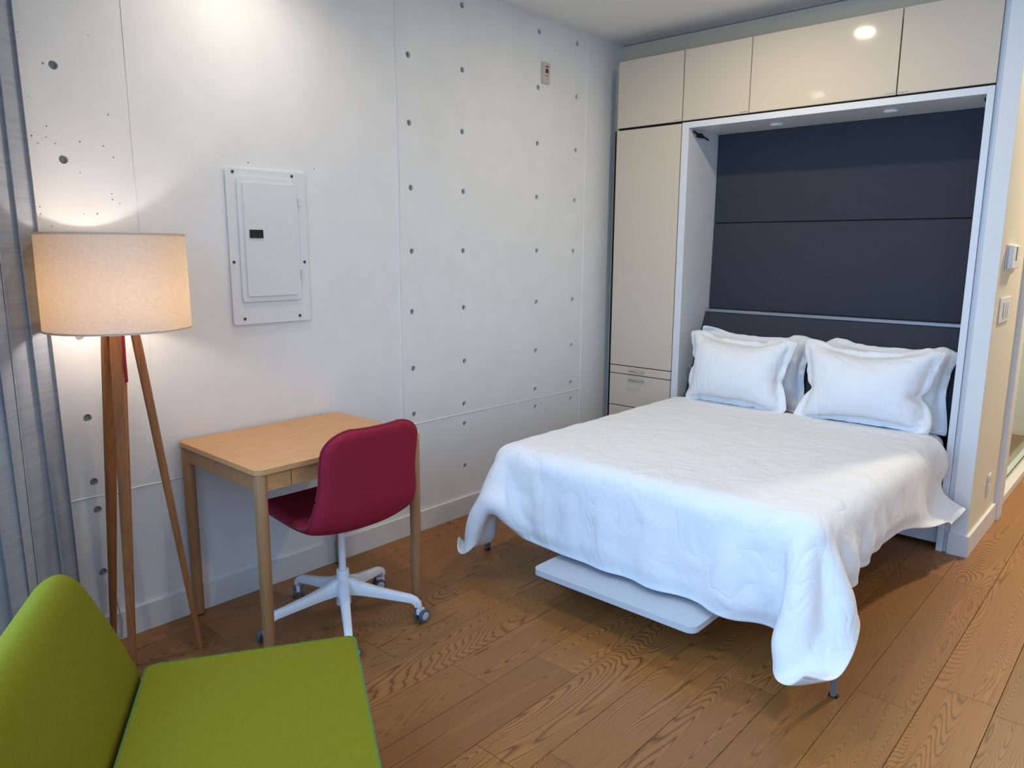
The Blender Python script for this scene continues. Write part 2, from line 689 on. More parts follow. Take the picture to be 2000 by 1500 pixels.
pm = BM()
lathe(pm, [(0.0, 0.004), (0.006, 0.0035), (0.011, 0.002), (0.0134, 0.0), (0.0134, -0.003)], seg=14, axis_mat=Matrix.Rotation(math.pi / 2, 4, 'Y'))
plug = obj('tie_hole_plug', pm, 'plug', wall_left)
for i, (y, z) in enumerate(holes):
    p = plug if i == 0 else plug.copy()
    if i:
        COL.objects.link(p)
    p.location = (-0.0145, y, z - 0.0134)


def ridge(y0, y1, z0, z1, w, h):
    bm = BM()
    if abs(y1 - y0) < abs(z1 - z0):
        n = 14
        pts = [(y0 + (y1 - y0) * i / n + random.uniform(-.0012, .0012), z0 + (z1 - z0) * i / n) for i in range(n + 1)]
        dv = (w / 2, 0)
    else:
        n = 14
        pts = [(y0 + (y1 - y0) * i / n, z0 + (z1 - z0) * i / n + random.uniform(-.0015, .0015)) for i in range(n + 1)]
        dv = (0, w / 2)
    rows_ = []
    for y, z in pts:
        k = random.uniform(0.5, 1.0)
        rows_.append([bm.verts.new((-0.001, y - dv[0], z - dv[1])), bm.verts.new((h * k, y, z)), bm.verts.new((-0.001, y + dv[0], z + dv[1]))])
    for a, b in zip(rows_[:-1], rows_[1:]):
        bm.faces.new((a[0], a[1], b[1], b[0]))
        bm.faces.new((a[1], a[2], b[2], b[1]))
    return obj('formwork_ridge', bm, 'concrete', wall_left, smooth=False)


ridge(1.136, 1.137, 0.11, CEIL, 0.006, 0.003)
ridge(2.343, 2.347, 0.58, CEIL, 0.009, 0.007)
ridge(2.347, 2.346, 0.11, 0.58, 0.006, 0.002)
ridge(3.822, 3.830, 0.11, CEIL, 0.005, 0.003)
ridge(0.72, 1.30, 0.573, 0.574, 0.007, 0.004)
ridge(1.30, 2.35, 0.574, 0.580, 0.005, 0.0012)
ridge(2.35, 3.83, 0.582, 0.574, 0.007, 0.004)

bb = BM()
prism(bb, [(0.0, 0.55), (0.014, 0.55), (0.014, 4.1), (0.0, 4.1)], 0.0, 0.106)
bevel_rim(bb, 0.003, 2)
struct('baseboard_left', bb, 'trim_white')

# ---- ceiling and the unseen shell
cb = BM()
prism(cb, [(-0.22, 0.75), (4.9, -2.30), (4.9, 7.3), (-0.22, 7.3)], CEIL, CEIL + 0.15)
ceiling = struct('ceiling', cb, 'ceiling')
b = BM()
box(b, -0.22, 2.12, 4.62, 4.78, 0.0, CEIL)
struct('wall_back', b, 'paint')
b = BM()
box(b, 4.72, 4.9, -2.5, 7.3, 0.0, CEIL)
struct('wall_right', b, 'paint')
b = BM()
box(b, 2.12, 4.72, 7.12, 7.3, 0.0, CEIL)
struct('wall_corridor_end', b, 'corridor_paint')

# bulkhead above the cupboards
b = BM()
box(b, 0.0, 2.12, 4.205, 4.62, 2.55, 2.735)
struct('wall_bulkhead', b, 'beige_matte')

# pillar / partition on the right of the bed and corridor wall
b = BM()
box(b, 2.136, 2.208, 4.026, 4.70, 0.0, CEIL, 0.002, 1)
struct('wall_partition', b, 'corridor_paint')
b = BM()
box(b, 2.1365, 2.2075, 4.022, 4.0262, 0.0, CEIL)
struct('wall_pillar', b, 'paint')
b = BM()
prism(b, [(2.132, 4.010), (2.2215, 4.010), (2.2215, 4.70), (2.208, 4.70), (2.208, 4.022), (2.132, 4.022)], 0.0, 0.106)
bevel_rim(b, 0.003, 2)
struct('baseboard_partition', b, 'trim_white')
# door casing and bathroom behind green glass
b = BM()
box(b, 2.136, 2.232, 4.702, 4.83, 0.0, CEIL, 0.003, 1)
struct('trim_1', b, 'trim_white')
b = BM()
box(b, 2.06, 2.205, 4.832, 7.10, 0.0, 0.055, 0.004, 1)
struct('trim_2', b, 'trim_white')
b = BM()
box(b, 0.9, 1.0, 4.79, 7.3, 0.0, CEIL)
struct('wall_bathroom', b, 'tile')
b = BM()
box(b, 1.0, 2.10, 7.12, 7.3, 0.0, CEIL)
struct('wall_bathroom_end', b, 'tile')
b = BM()
box(b, 1.0, 2.06, 4.785, 7.12, 0.001, 0.03)
struct('floor_bathroom', b, 'stone')

# ---- angled window wall
def wpt(s, off=0.0):
    p = WIN0 + L_DIR * s - IN_DIR * off
    return (p.x, p.y, 0)


b = strip_between(wpt(-0.3), wpt(0.45), IN_DIR, 0.22, 0.0, CEIL)
b2 = strip_between(wpt(5.25), wpt(5.75), IN_DIR, 0.22, 0.0, CEIL)
me_ = bpy.data.meshes.new('tmp')
b2.to_mesh(me_)
b2.free()
b.from_mesh(me_)
for z0, z1 in ((0.0, 0.12), (2.50, CEIL)):
    b2 = strip_between(wpt(0.45), wpt(5.25), IN_DIR, 0.22, z0, z1)
    me_ = bpy.data.meshes.new('tmp')
    b2.to_mesh(me_)
    b2.free()
    b.from_mesh(me_)
struct('wall_window', b, 'paint')
wf = strip_between(wpt(0.45, .06), wpt(0.50, .06), IN_DIR, 0.06, 0.12, 2.50)
for s0, s1, z0, z1 in ((3.075, 3.125, .12, 2.5), (5.2, 5.25, .12, 2.5), (0.5, 3.075, .12, .17), (0.5, 3.075, 2.45, 2.5), (3.125, 5.2, .12, .17), (3.125, 5.2, 2.45, 2.5)):
    b2 = strip_between(wpt(s0, .06), wpt(s1, .06), IN_DIR, 0.06, z0, z1)
    me_ = bpy.data.meshes.new('tmp')
    b2.to_mesh(me_)
    b2.free()
    wf.from_mesh(me_)
window = struct('window_1', wf, 'dark_metal')
for s0, s1 in ((0.5, 3.075), (3.125, 5.2)):
    obj('pane', strip_between(wpt(s0, .085), wpt(s1, .085), IN_DIR, 0.008, 0.17, 2.45), 'window_glass', window, smooth=False)


# ------------------------------------------------------------------ ceiling downlights
def downlight(x, y, label, power, col, r=0.055, z=CEIL, recess=0.0):
    t = thing('ceiling_downlight', (x, y, z - 0.006), label, 'downlight', 'recessed ceiling lights')
    R_ = r + (0.010 if recess else 0.0)
    bm = BM()
    lathe(bm, [(R_ + .018, 0.0), (R_ + .018, -.004), (R_ + .008, -.007), (R_, -.004), (R_, 0.0)], (x, y, z), 40, close=True)
    obj('trim_ring', bm, 'trim_white', t)
    zl = z + recess
    if recess:
        # open can sunk into the ceiling
        cyl = BM()
        tube(cyl, (x, y, z - .02), (x, y, zl + .02), R_ + .004, R_ + .004, 40)
        boolean_cut(ceiling, cyl, 'ceiling')
        bm = BM()
        lathe(bm, [(R_, 0.0), (R_, recess + .012), (R_ + .002, recess + .012), (R_ + .002, 0.0)], (x, y, z), 40, close=True)
        obj('baffle', bm, 'white_panel', t)
    bm = BM()
    lathe(bm, [(0.0, -0.0035), (r, -0.0035), (r, -0.001), (0, -0.001)], (x, y, zl), 40)
    obj('lens', bm, 'led', t)
    a = area_light('downlight_beam', (x, y, zl - 0.009), (0, 0, -1), 2 * r, 2 * r, power, col, 'DISK')
    a.parent = t
    a.matrix_parent_inverse = parent_inv(t)
    return t


downlight(1.261, 3.178, 'round ceiling downlight above the bed, mirrored in the upper cupboard door', 10.8, (1.0, 0.86, 0.60), r=0.042)
downlight(0.38, 1.53, 'round ceiling downlight near the concrete wall above the desk', 6.4, (1.0, 0.90, 0.76), r=0.046, recess=0.045)
downlight(3.3, 1.6, 'added unseen ceiling downlight brightening the open side of the room', 10.0, (1.0, 0.84, 0.64))  # added lamp out of view, lifts the ceiling and the open side
downlight(2.66, 5.55, 'round ceiling downlight in the corridor', 58, (1.0, 0.86, 0.62), r=0.09)


# ------------------------------------------------------------------ cupboards
YF = 4.015     # front plane of all doors


def handle(bm, x0, x1, z):
    sweep(bm, [(x0, YF - .001, z), (x0, YF - .018, z), (x0 + .006, YF - .024, z), ((x0 + x1) / 2, YF - .026, z), (x1 - .006, YF - .024, z), (x1, YF - .018, z), (x1, YF - .001, z)], 0.0042, 8)
    return bm


tc = thing('tall_cupboard', (0.33, 4.2, 0), 'tall narrow beige cupboard with drawers between concrete wall and bed recess', 'cupboard')
b = BM()
box(b, 0.075, 0.5535, YF + .021, 4.60, 0.0, 2.194)
obj('body', b, 'shadow_gap', tc, smooth=False)
b = BM()
box(b, 0.002, 0.0745, YF + .115, YF + .13, 0.0, 2.60)
obj('filler_strip', b, 'beige_matte', tc, smooth=False)


def front(name, x0, x1, z0, z1, parent, bev=0.0015):
    bm = BM()
    box(bm, x0, x1, YF, YF + .019, z0, z1, bev, 1)
    return obj(name, bm, 'beige', parent, smooth=False)


front('door', 0.102, 0.5505, 0.7300, 2.1905, tc)
d1 = front('drawer', 0.102, 0.5505, 0.6755, 0.7245, tc)
d2 = front('drawer', 0.102, 0.5505, 0.4650, 0.6705, tc)
d3 = front('drawer', 0.102, 0.5505, 0.2300, 0.4595, tc)
d4 = front('drawer', 0.102, 0.5505, 0.0700, 0.2245, tc)
for d, z in ((d1, .6995), (d2, .642), (d3, .43), (d4, .19)):
    obj('handle', handle(BM(), 0.262, 0.357, z), 'chrome', d)
    tag(d.children[0], 'small chrome bow handle')

uppers = [(0.104, 0.5510, 'beige upper cupboard in the corner, left end above the tall cupboard'),
          (0.5575, 0.9590, 'square beige upper cupboard, second from the concrete wall'),
          (0.9635, 1.7020, 'widest beige upper cupboard, its door mirroring a ceiling light'),
          (1.7080, 2.1130, 'beige upper cupboard at the right end beside the white partition')]
for i, (xa, xb, lab) in enumerate(uppers):
    u = thing('upper_cupboard', ((xa + xb) / 2, 4.3, 2.2), lab, 'cupboard', 'upper cupboards over the bed')
    bm = BM()
    box(bm, xa - .0015, xb + .0015, YF + .021, 4.60, 2.1975, 2.548)
    obj('body', bm, 'shadow_gap', u, smooth=False)
    if i != 3:
        pass
    d = front('door', xa, xb, 2.2045, 2.594, u)
    bm = BM()
    xr = xb if i != 3 else xa + .055
    box(bm, xr - .05, xr - .005, YF - .0012, YF + .002, 2.2115, 2.2135)
    obj('pull_lip', bm, 'chrome', d, smooth=False)
    tag(d.children[0], 'thin metal pull lip')

# filler between the recess and the pillar
b = BM()
box(b, 2.1145, 2.1355, YF + .012, 4.10, 0.0, 2.60)
struct('trim_3', b, 'white_panel')

# ------------------------------------------------------------------ wall bed
wb = thing('fold_down_bed', (1.34, 4.2, 0), 'fold-down wall bed in white recess with charcoal padded back and thin steel legs', 'bed')
for x0, x1 in ((0.5575, 0.602), (2.083, 2.1130)):
    b = BM()
    box(b, x0, x1, YF, 4.42, 0.0, 2.1945, 0.001, 1)
    obj('side_panel', b, 'melamine', wb, smooth=False)
b = BM()
box(b, 0.602, 2.083, YF, 4.42, 2.161, 2.1945, 0.001, 1)
obj('top_panel', b, 'melamine', wb, smooth=False)


def pad(x0, x1, z0, z1, y_top, y_bot, th, name='back_pad'):
    bm = BM()
    box(bm, x0, x1, -th, 0.0, z0, z1, 0.006, 3)
    for v in bm.verts:
        k = (v.co.z - z0) / (z1 - z0)
        v.co.y += y_bot + (y_top - y_bot) * k
    return obj(name, bm, 'charcoal', wb)


b = BM()
box(b, 0.602, 2.083, 4.405, 4.42, 0.0, 2.16)
obj('back_board', b, 'shadow_gap', wb, smooth=False)
pad(0.603, 2.082, 1.634, 2.160, 4.402, 4.402, 0.026)
pad(0.603, 2.082, 1.104, 1.630, 4.402, 4.390, 0.026)
HB_TOP, HB_BOT = 4.352, 4.125
hb = pad(0.603, 2.082, 0.56, 1.084, HB_TOP, HB_BOT, 0.03, 'headboard')
b = BM()
box(b, 0.603, 2.082, 4.318, 4.392, 1.0850, 1.1015, 0.001, 1)
obj('headboard_rail', b, 'strip', wb, smooth=False)
tag(wb.children[-1], 'pale metal rail above the headboard')
for x, y in ((1.037, 4.215), (1.639, 4.185)):
    b = BM()
    lathe(b, [(0.0, -.010), (.030, -.010), (.034, -.006), (.036, 0.0)], (x, y, 2.161), 28)
    o = obj('puck_light', b, 'melamine', wb)
# latch hardware on the inside of the side panels
for sx, x in ((1, 0.602), (-1, 2.083)):
    b = BM()
    box(b, min(x, x + sx * .012), max(x, x + sx * .012), 4.10, 4.17, 2.118, 2.142, 0.003, 2)
    tube(b, (x + sx * .010, 4.10, 2.135), (x + sx * .010, 4.055, 2.146), 0.006, 0.006, 10)
    tube(b, (x + sx * .012, 4.165, 2.128), (x + sx * .022, 4.215, 2.112), 0.005, 0.005, 10)
    tube(b, (x + sx * .0, 4.135, 2.130), (x + sx * .022, 4.135, 2.130), 0.014, 0.012, 14)
    obj('latch', b, 'dark_metal', wb)
# base box of the recess
b = BM()
box(b, 0.604, 2.081, 4.065, 4.083, 0.022, 0.30, 0.001, 1)
obj('base_panel', b, 'melamine', wb, smooth=False)
b = BM()
box(b, 0.604, 2.081, 4.12, 4.14, 0.0, 0.022)
obj('toe_kick', b, 'shadow_gap', wb, smooth=False)
# platform and its thin legs
b = BM()
box(b, 0.618, 2.066, 2.40, 4.06, 0.31, 0.36, 0.006, 2)
obj('platform', b, 'melamine', wb)


def flat_leg(x, y, sgn):
    bm = BM()
    w, d = 0.016, 0.030
    tgt = 0.64 if sgn < 0 else 2.045
    box(bm, x - w / 2, x + w / 2, y - d / 2, y + d / 2, 0.006, 0.30, 0.0015, 1)
    x0, x1 = sorted((x - sgn * w / 2, tgt))
    box(bm, min(x0, x - w / 2), max(x1, x + w / 2), y - d / 2, y + .03, 0.298, 0.309, 0.0015, 1)
    return bm


for x, y, sg in ((0.4385, 2.505, -1), (2.147, 2.404, 1)):
    lg = obj('leg', flat_leg(x, y, sg), 'grey_steel', wb, smooth=False)
    b = BM()
    box(b, x - .015, x + .015, y - .008, y + .008, 0.0, 0.009, 0.001, 1)
    obj('foot_pad', b, 'black', lg, smooth=False)
# folded-away desk board under the foot end
b = BM()
prism(b, rounded_rect(0.976, 1.724, 2.215, 2.72, 0.035, 6), 0.1375, 0.162)
bevel_rim(b, 0.003, 2)
db = obj('desk_board', b, 'white_panel', wb)
tag(db, 'pale grey board hanging flat under the foot of the bed')
for x in (1.02, 1.68):
    b = BM()
    sweep(b, [(x, 2.60, .16), (x, 2.60, .20), (x, 2.66, .312)], 0.008, 8)
    obj('hanger_bar', b, 'grey_steel', wb)

# mattress
b = BM()
box(b, 0.622, 2.062, 2.385, 4.090, 0.361, 0.577, 0.05, 5)
mt = obj('mattress', b, 'mattress')
tag(mt, 'white mattress on the wall bed under the duvet', 'mattress')


# ------------------------------------------------------------------ cloth
class Grid:
    def __init__(self, P, rest_pos=None, sx=None, sy=None, far=False):
        """rest lengths come from rest_pos (flat layout); sx, sy are per-vertex slack factors"""
        self.P = P.astype(np.float64)
        self.V = np.zeros_like(self.P)
        ny, nx = P.shape[:2]
        R0 = (P if rest_pos is None else rest_pos).reshape(-1, 3)
        one = np.ones(ny * nx)
        sx = one if sx is None else sx.ravel()
        sy = one if sy is None else sy.ravel()
        self.cons = []
        self.far_bend = 0.0
        idx = np.arange(ny * nx).reshape(ny, nx)

        def add(a, b, k, f):
            a, b = a.ravel(), b.ravel()
            rest = np.linalg.norm(R0[a] - R0[b], axis=1) * (f[a] + f[b]) * 0.5
            self.cons.append((a, b, rest, k))
        sd = (sx + sy) / 2
        for par in (0, 1):
            add(idx[:, par:nx - 1:2], idx[:, par + 1:nx:2], 1.0, sx)
            add(idx[par:ny - 1:2, :], idx[par + 1:ny:2, :], 1.0, sy)
            r = np.arange(par, ny - 1, 2)
            add(idx[r][:, :-1], idx[r + 1][:, 1:], 0.5, sd)
            add(idx[r][:, 1:], idx[r + 1][:, :-1], 0.5, sd)
        for st in (2, 4) if far else (2,):
          for par in (0, st):
            j = np.array([q for q in range(nx - st) if (q % (2 * st)) in range(par, par + st)])
            add(idx[:, j], idx[:, j + st], 0.0 if st == 2 else -1.0, sx)
            i = np.array([q for q in range(ny - st) if (q % (2 * st)) in range(par, par + st)])
            add(idx[i, :], idx[i + st, :], 0.0 if st == 2 else -1.0, sy)

    def solve(self, bend=0.15):
        X = self.P.reshape(-1, 3)
        for a, b, rest, k in self.cons:
            isb = k <= 0.0
            kk = (bend if k == 0.0 else self.far_bend) if isb else k
            d = X[b] - X[a]
            ln = np.sqrt((d * d).sum(1)) + 1e-12
            c = (ln - rest) / ln
            if isb:
                c = np.minimum(c, 0)
            corr = d * (0.5 * kk * c)[:, None]
            X[a] += corr
            X[b] -= corr


def normals_grid(P):
    du = np.gradient(P, axis=1)
    dv = np.gradient(P, axis=0)
    n = np.cross(du, dv)
    return n / (np.linalg.norm(n, axis=2, keepdims=True) + 1e-12)


def two_layer_mesh(name, A, B, mat, parent=None, sub=1):
    """closed mesh from two grids with the same border topology"""
    ny, nx = A.shape[:2]
    verts = np.concatenate([A.reshape(-1, 3), B.reshape(-1, 3)])
    o0 = np.array([(verts[:, 0].min() + verts[:, 0].max()) / 2, (verts[:, 1].min() + verts[:, 1].max()) / 2, verts[:, 2].min()])
    faces = []
    N = nx * ny
    for i in range(ny - 1):
        for j in range(nx - 1):
            a = i * nx + j
            faces.append((a, a + 1, a + nx + 1, a + nx))
            faces.append((N + a, N + a + nx, N + a + nx + 1, N + a + 1))
    rim = [j for j in range(nx)] + [i * nx + nx - 1 for i in range(1, ny)] + [(ny - 1) * nx + j for j in range(nx - 2, -1, -1)] + [i * nx for i in range(ny - 2, 0, -1)]
    for p, q in zip(rim, rim[1:] + rim[:1]):
        faces.append((p, N + p, N + q, q))
    me = bpy.data.meshes.new(name)
    me.from_pydata((verts - o0).tolist(), [], faces)
    me.update()
    o = link_mesh(name, me, mat, parent, True)
    o.location = o0
    if sub:
        s = o.modifiers.new('smooth', 'SUBSURF')
        s.levels = sub
        s.render_levels = sub
    return o


# duvet: a sheet dropped over the mattress
def make_duvet():
    h = 0.0172
    x_lo, x_hi = 0.375, 2.285
    y_lo, y_hi = 2.03, 3.93
    nx = int(round((x_hi - x_lo) / h)) + 1
    ny = int(round((y_hi - y_lo) / h)) + 1
    xs = np.linspace(x_lo, x_hi, nx)
    ys = np.linspace(y_lo, y_hi, ny)
    X, Y = np.meshgrid(xs, ys)
    # the cover lies slightly askew and hangs lower at the right head end
    ang = math.radians(-0.5)
    cx, cy = 1.34, 2.4
    Xr = cx + (X - cx) * math.cos(ang) - (Y - cy) * math.sin(ang)
    Yr = cy + (X - cx) * math.sin(ang) + (Y - cy) * math.cos(ang)
    # loose flap at the head end on the right
    flap = np.clip((Y - 3.25) / 0.5, 0, 1) ** 2 * np.clip((X - 1.9) / (x_hi - 1.9), 0, 1)
    Xr = Xr + 0.15 * flap
    # corners are drawn out a little into points
    cy_ = np.clip((2.45 - Y) / 0.40, 0, 1) ** 1.5
    Xr = Xr + 0.055 * cy_ * np.clip((X - 1.95) / (x_hi - 1.95), 0, 1) ** 2 - 0.03 * cy_ * np.clip((0.75 - X) / 0.375, 0, 1) ** 2
    Yr = Yr - 0.035 * np.clip((2.40 - Y) / 0.35, 0, 1) * (np.clip((X - 1.95) / (x_hi - 1.95), 0, 1) ** 2 + np.clip((0.75 - X) / 0.375, 0, 1) ** 2)
    Z = np.full_like(X, 0.605)
    flat = np.stack([Xr, Yr, Z], 2)

    def fbm(a, b, s, n=6, seed=0):
        r = np.random.default_rng(seed)
        out = np.zeros_like(a)
        for k in range(n):
            w = r.normal(size=2) * s
            out += np.sin(a * w[0] + b * w[1] + r.uniform(0, 6.28))
        return out / n
    Z = Z + 0.010 * fbm(X, Y, 14, 8, 3) + 0.004 * fbm(X, Y, 40, 8, 5)
    P = np.stack([Xr, Yr, Z], 2)
    foot = np.clip((2.42 - Y) / 0.12, 0, 1)
    side = np.clip(np.maximum(X - 2.03, 0.66 - X) / 0.12, 0, 1)
    g = Grid(P, flat, 1.006 + (0.020 + 0.055 * np.clip(0.5 + fbm(X, Y * 0.2, 9, 7, 21) * 1.6, 0, 1)) * foot, 1.004 + (0.01 + 0.05 * np.clip(0.5 + fbm(X * 0.2, Y, 9, 7, 22) * 1.6, 0, 1)) * side, far=True)
    g.far_bend = 0.10
    lo = np.array([0.622, 2.375, 0.28])
    hi = np.array([2.062, 4.30, 0.572])
    rad = 0.055
    cen, half = (lo + hi) / 2, (hi - lo) / 2 - rad
    off = 0.012
    dt = 1 / 240.0
    grav = np.array([0, 0, -9.8])
    steps = 460
    rr = np.random.default_rng(4)
    # the corners were tugged into place by hand when the bed was made
    JJ, II = np.meshgrid(np.arange(nx), np.arange(ny))
    i45 = int(0.35 / h)
    tugs = []
    for (ti, tj), tgt, rad_ in (((0, nx - 1), (2.15, 2.095, 0.225), 1.6), ((0, int(0.30 / h)), (0.650, 2.330, 0.287), 3.0), ((i45, nx - 1), (2.18, 2.45, 0.295), 2.8), ((0, 0), (0.505, 2.24, 0.175), 1.6),
                                ((ny - 3, nx - 1), (2.20, 3.94, 0.245), 2.4), ((ny - 13, nx - 1), (2.165, 3.78, 0.24), 2.0)):
        wt = np.exp(-(((II - ti) ** 2 + (JJ - tj) ** 2) / (2 * rad_ ** 2)))
        tugs.append((ti, tj, np.array(tgt), wt[..., None]))
    for it in range(steps):
        old = g.P.copy()
        g.V += grav * dt
        if it < 200:
            g.V *= 0.985
        else:
            g.V *= 0.975
        # slight unrest that lets folds start
        if it % 20 == 0 and it < 300:
            g.V[..., :2] += rr.normal(size=g.V[..., :2].shape) * 0.08
        g.P += g.V * dt
        for q in range(3):
            g.solve(bend=0.22)
            p = g.P - cen
            q3 = np.abs(p) - half
            outv = np.maximum(q3, 0)
            ol = np.linalg.norm(outv, axis=2)
            ins = np.minimum(q3.max(axis=2), 0)
            sd = ol + ins - rad - off
            hit = sd < 0
            if hit.any():
                nrm = np.where(ol[..., None] > 1e-9, np.sign(p) * outv / (ol[..., None] + 1e-12), 0)
                flat = hit & (ol <= 1e-9)
                if flat.any():
                    nrm[flat] = (0, 0, 1)
                g.P[hit] -= (sd[..., None] * nrm)[hit]
                mv = g.P[hit] - old[hit]
                nh = nrm[hit]
                tang = mv - (mv * nh).sum(1)[:, None] * nh
                fr = 0.55 if it > 40 else 0.2
                g.P[hit] -= tang * fr
            g.P[..., 2] = np.maximum(g.P[..., 2], 0.06)
            for ti, tj, tgt, wt in tugs:
                g.P += wt * (tgt - g.P[ti, tj]) * min(0.05, 0.0005 * it)
            # niche front: the cover stays in front of the partition on the right
            msk = (g.P[..., 0] > 2.06) & (g.P[..., 1] > 3.99)
            g.P[..., 1][msk] = 3.99
        g.V = (g.P - old) / dt
    P = g.P
    n = normals_grid(P)
    if n[ny // 2, nx // 2, 2] < 0:
        n = -n
    u = np.minimum(X - x_lo, x_hi - X)
    v = np.minimum(Y - y_lo, y_hi - Y + 0.05)
    e = np.minimum(u, v)
    t = 0.003 + 0.016 * np.clip((e - 0.022) / 0.05, 0, 1) ** 0.7
    # hem stitch line
    t -= 0.002 * np.exp(-((e - 0.026) / 0.008) ** 2)
    soft = 0.0045 * fbm(X, Y, 26, 9, 8) + 0.0025 * fbm(X, Y, 60, 9, 9)
    t = np.maximum(t + soft * np.clip(e / .1, 0, 1), 0.0025)
    A = P + n * t[..., None]
    B = P - n * 0.002
    return two_layer_mesh('duvet', A, B, 'linen', None, 1)


dv = make_duvet()
tag(dv, 'rumpled white duvet draped over the wall bed', 'duvet')


# pillows: two sewn sheets blown up and let down on the mattress
def make_pillow(seed, W=0.72, H=0.50, fl=0.045, press=70.0, cen_x=1.0, base=(4.0, 0.60), lean=62.0, wall_off=0.0, roll=0.0, yaw=0.0, zmin=0.578, s_max=9.0):
    h = 0.0175
    nx, ny = int(W / h) + 1, int(H / h) + 1
    xs = np.linspace(-W / 2, W / 2, nx)
    zs = np.linspace(0, H, ny)
    U, Vv = np.meshgrid(xs, zs)
    dx, dy = xs[1] - xs[0], zs[1] - zs[0]
    r = np.random.default_rng(seed)
    la = math.radians(lean)
    ax_up = np.array([0, math.cos(la), math.sin(la)])
    ax_x = np.array([math.cos(math.radians(roll)) * math.cos(math.radians(yaw)), math.sin(math.radians(yaw)), math.sin(math.radians(roll))])
    nrm0 = np.cross(ax_x, ax_up)     # towards the foot of the bed
    base3 = np.array([cen_x, base[0], base[1]])
    F = base3 + U[..., None] * ax_x + Vv[..., None] * ax_up
    edge = np.minimum(np.minimum(U + W / 2, W / 2 - U), np.minimum(Vv, H - Vv))
    inner = edge > fl
    weld = ~inner
    bow = np.where(inner, 0.02 + 0.004 * r.normal(size=U.shape), 0.0)
    sl = 1.0 + 0.035 * np.sin(U * 17 + r.uniform(0, 6)) * np.sin(Vv * 21 + r.uniform(0, 6)) + 0.012 * r.normal(size=U.shape)
    A = Grid(F + nrm0 * bow[..., None], F, sl, sl)
    Bk = Grid(F - nrm0 * bow[..., None], F)
    dt = 1 / 240.
    grav = np.array([0, 0, 0.0])
    # headboard plane (leaning) and optional offset for the front row
    hbn = np.array([0, -(1.084 - 0.56), (HB_TOP - HB_BOT)])
    hbn = hbn / np.linalg.norm(hbn)
    hbp = np.array([0, HB_BOT - 0.032, 0.56]) + hbn * (wall_off + 0.004)
    for it in range(300):
        if it == 150:
            grav = np.array([0, 0.8, -2.5])
        oa, ob = A.P.copy(), Bk.P.copy()
        na = normals_grid(A.P)
        nb = normals_grid(Bk.P)
        d = (A.P - Bk.P)
        # volume-like pressure falls as the pillow fills
        thick = (d * na).sum(2)
        sgn = np.sign(np.median(thick[inner]) + 1e-9)
        vol = abs(thick[inner]).mean()
        pr = press * max(0.0, 1.0 - vol / 0.125)
        A.V += dt * (grav + na * (sgn * pr * inner)[..., None])
        Bk.V += dt * (grav - nb * (sgn * pr * inner)[..., None])
        A.V *= 0.96
        Bk.V *= 0.96
        A.P += A.V * dt
        Bk.P += Bk.V * dt
        for q in range(3):
            A.solve(bend=0.03)
            Bk.solve(bend=0.03)
            mid = (A.P + Bk.P) / 2
            A.P[weld] = mid[weld]
            Bk.P[weld] = mid[weld]
            for g, old in ((A, oa), (Bk, ob)):
                below = g.P[..., 2] < zmin
                if below.any():
                    g.P[..., 2][below] = zmin
                    g.P[below, :2] = old[below, :2]
                s = ((g.P - hbp) * hbn).sum(2)
                pen = s < 0
                if pen.any():
                    g.P[pen] -= s[pen][:, None] * hbn
                    mv = g.P[pen] - old[pen]
                    g.P[pen] -= (mv - (mv @ hbn)[:, None] * hbn) * 0.9
                far = s > s_max
                if far.any():
                    g.P[far] -= (s[far] - s_max)[:, None] * hbn
                g.P[..., 0] = np.clip(g.P[..., 0], 0.612, 2.074)
        A.V = (A.P - oa) / dt
        Bk.V = (Bk.P - ob) / dt
    # let the pillow down along the headboard until it rests
    lowest = float(np.median(A.P[:3, :, 2])) - 0.004
    slope = np.array([0, hbn[2], -hbn[1]])
    slope = slope / slope[2]
    A.P -= slope * (lowest - zmin)
    Bk.P -= slope * (lowest - zmin)
    for g in (A, Bk):
        g.P[..., 2] = np.maximum(g.P[..., 2], zmin)
    na = normals_grid(A.P)
    sg = np.sign(((A.P - Bk.P) * na).sum(2)[inner].mean())
    nb = normals_grid(Bk.P)
    PA = A.P + na * sg * 0.0022
    PB = Bk.P - nb * sg * 0.0022
    return two_layer_mesh('pillow', PA, PB, 'linen', None, 1)


PG = 'pillows propped against the headboard'
p1 = make_pillow(21, cen_x=1.02, W=0.70, base=(4.025, 0.600), lean=66, wall_off=0.0, roll=0.3, s_max=0.128)
tag(p1, 'white pillow at the back of the left pair, against the headboard', 'pillow', PG)
p2 = make_pillow(22, cen_x=1.005, W=0.68, base=(3.885, 0.616), lean=65, wall_off=0.135, roll=-0.5, yaw=-1.5, zmin=0.602)
tag(p2, 'white pillow in front of the left pair, nearest the tall cupboard', 'pillow', PG)
p3 = make_pillow(23, cen_x=1.735, W=0.68, base=(4.025, 0.600), lean=66, wall_off=0.0, roll=-0.4, s_max=0.128)
tag(p3, 'white pillow at the back of the right pair, edge showing by the white jamb', 'pillow', PG)
p4 = make_pillow(24, cen_x=1.705, W=0.70, base=(3.885, 0.616), lean=65, wall_off=0.135, roll=0.4, yaw=1.5, zmin=0.602)
tag(p4, 'white pillow in front of the right pair, beside the white jamb', 'pillow', PG)


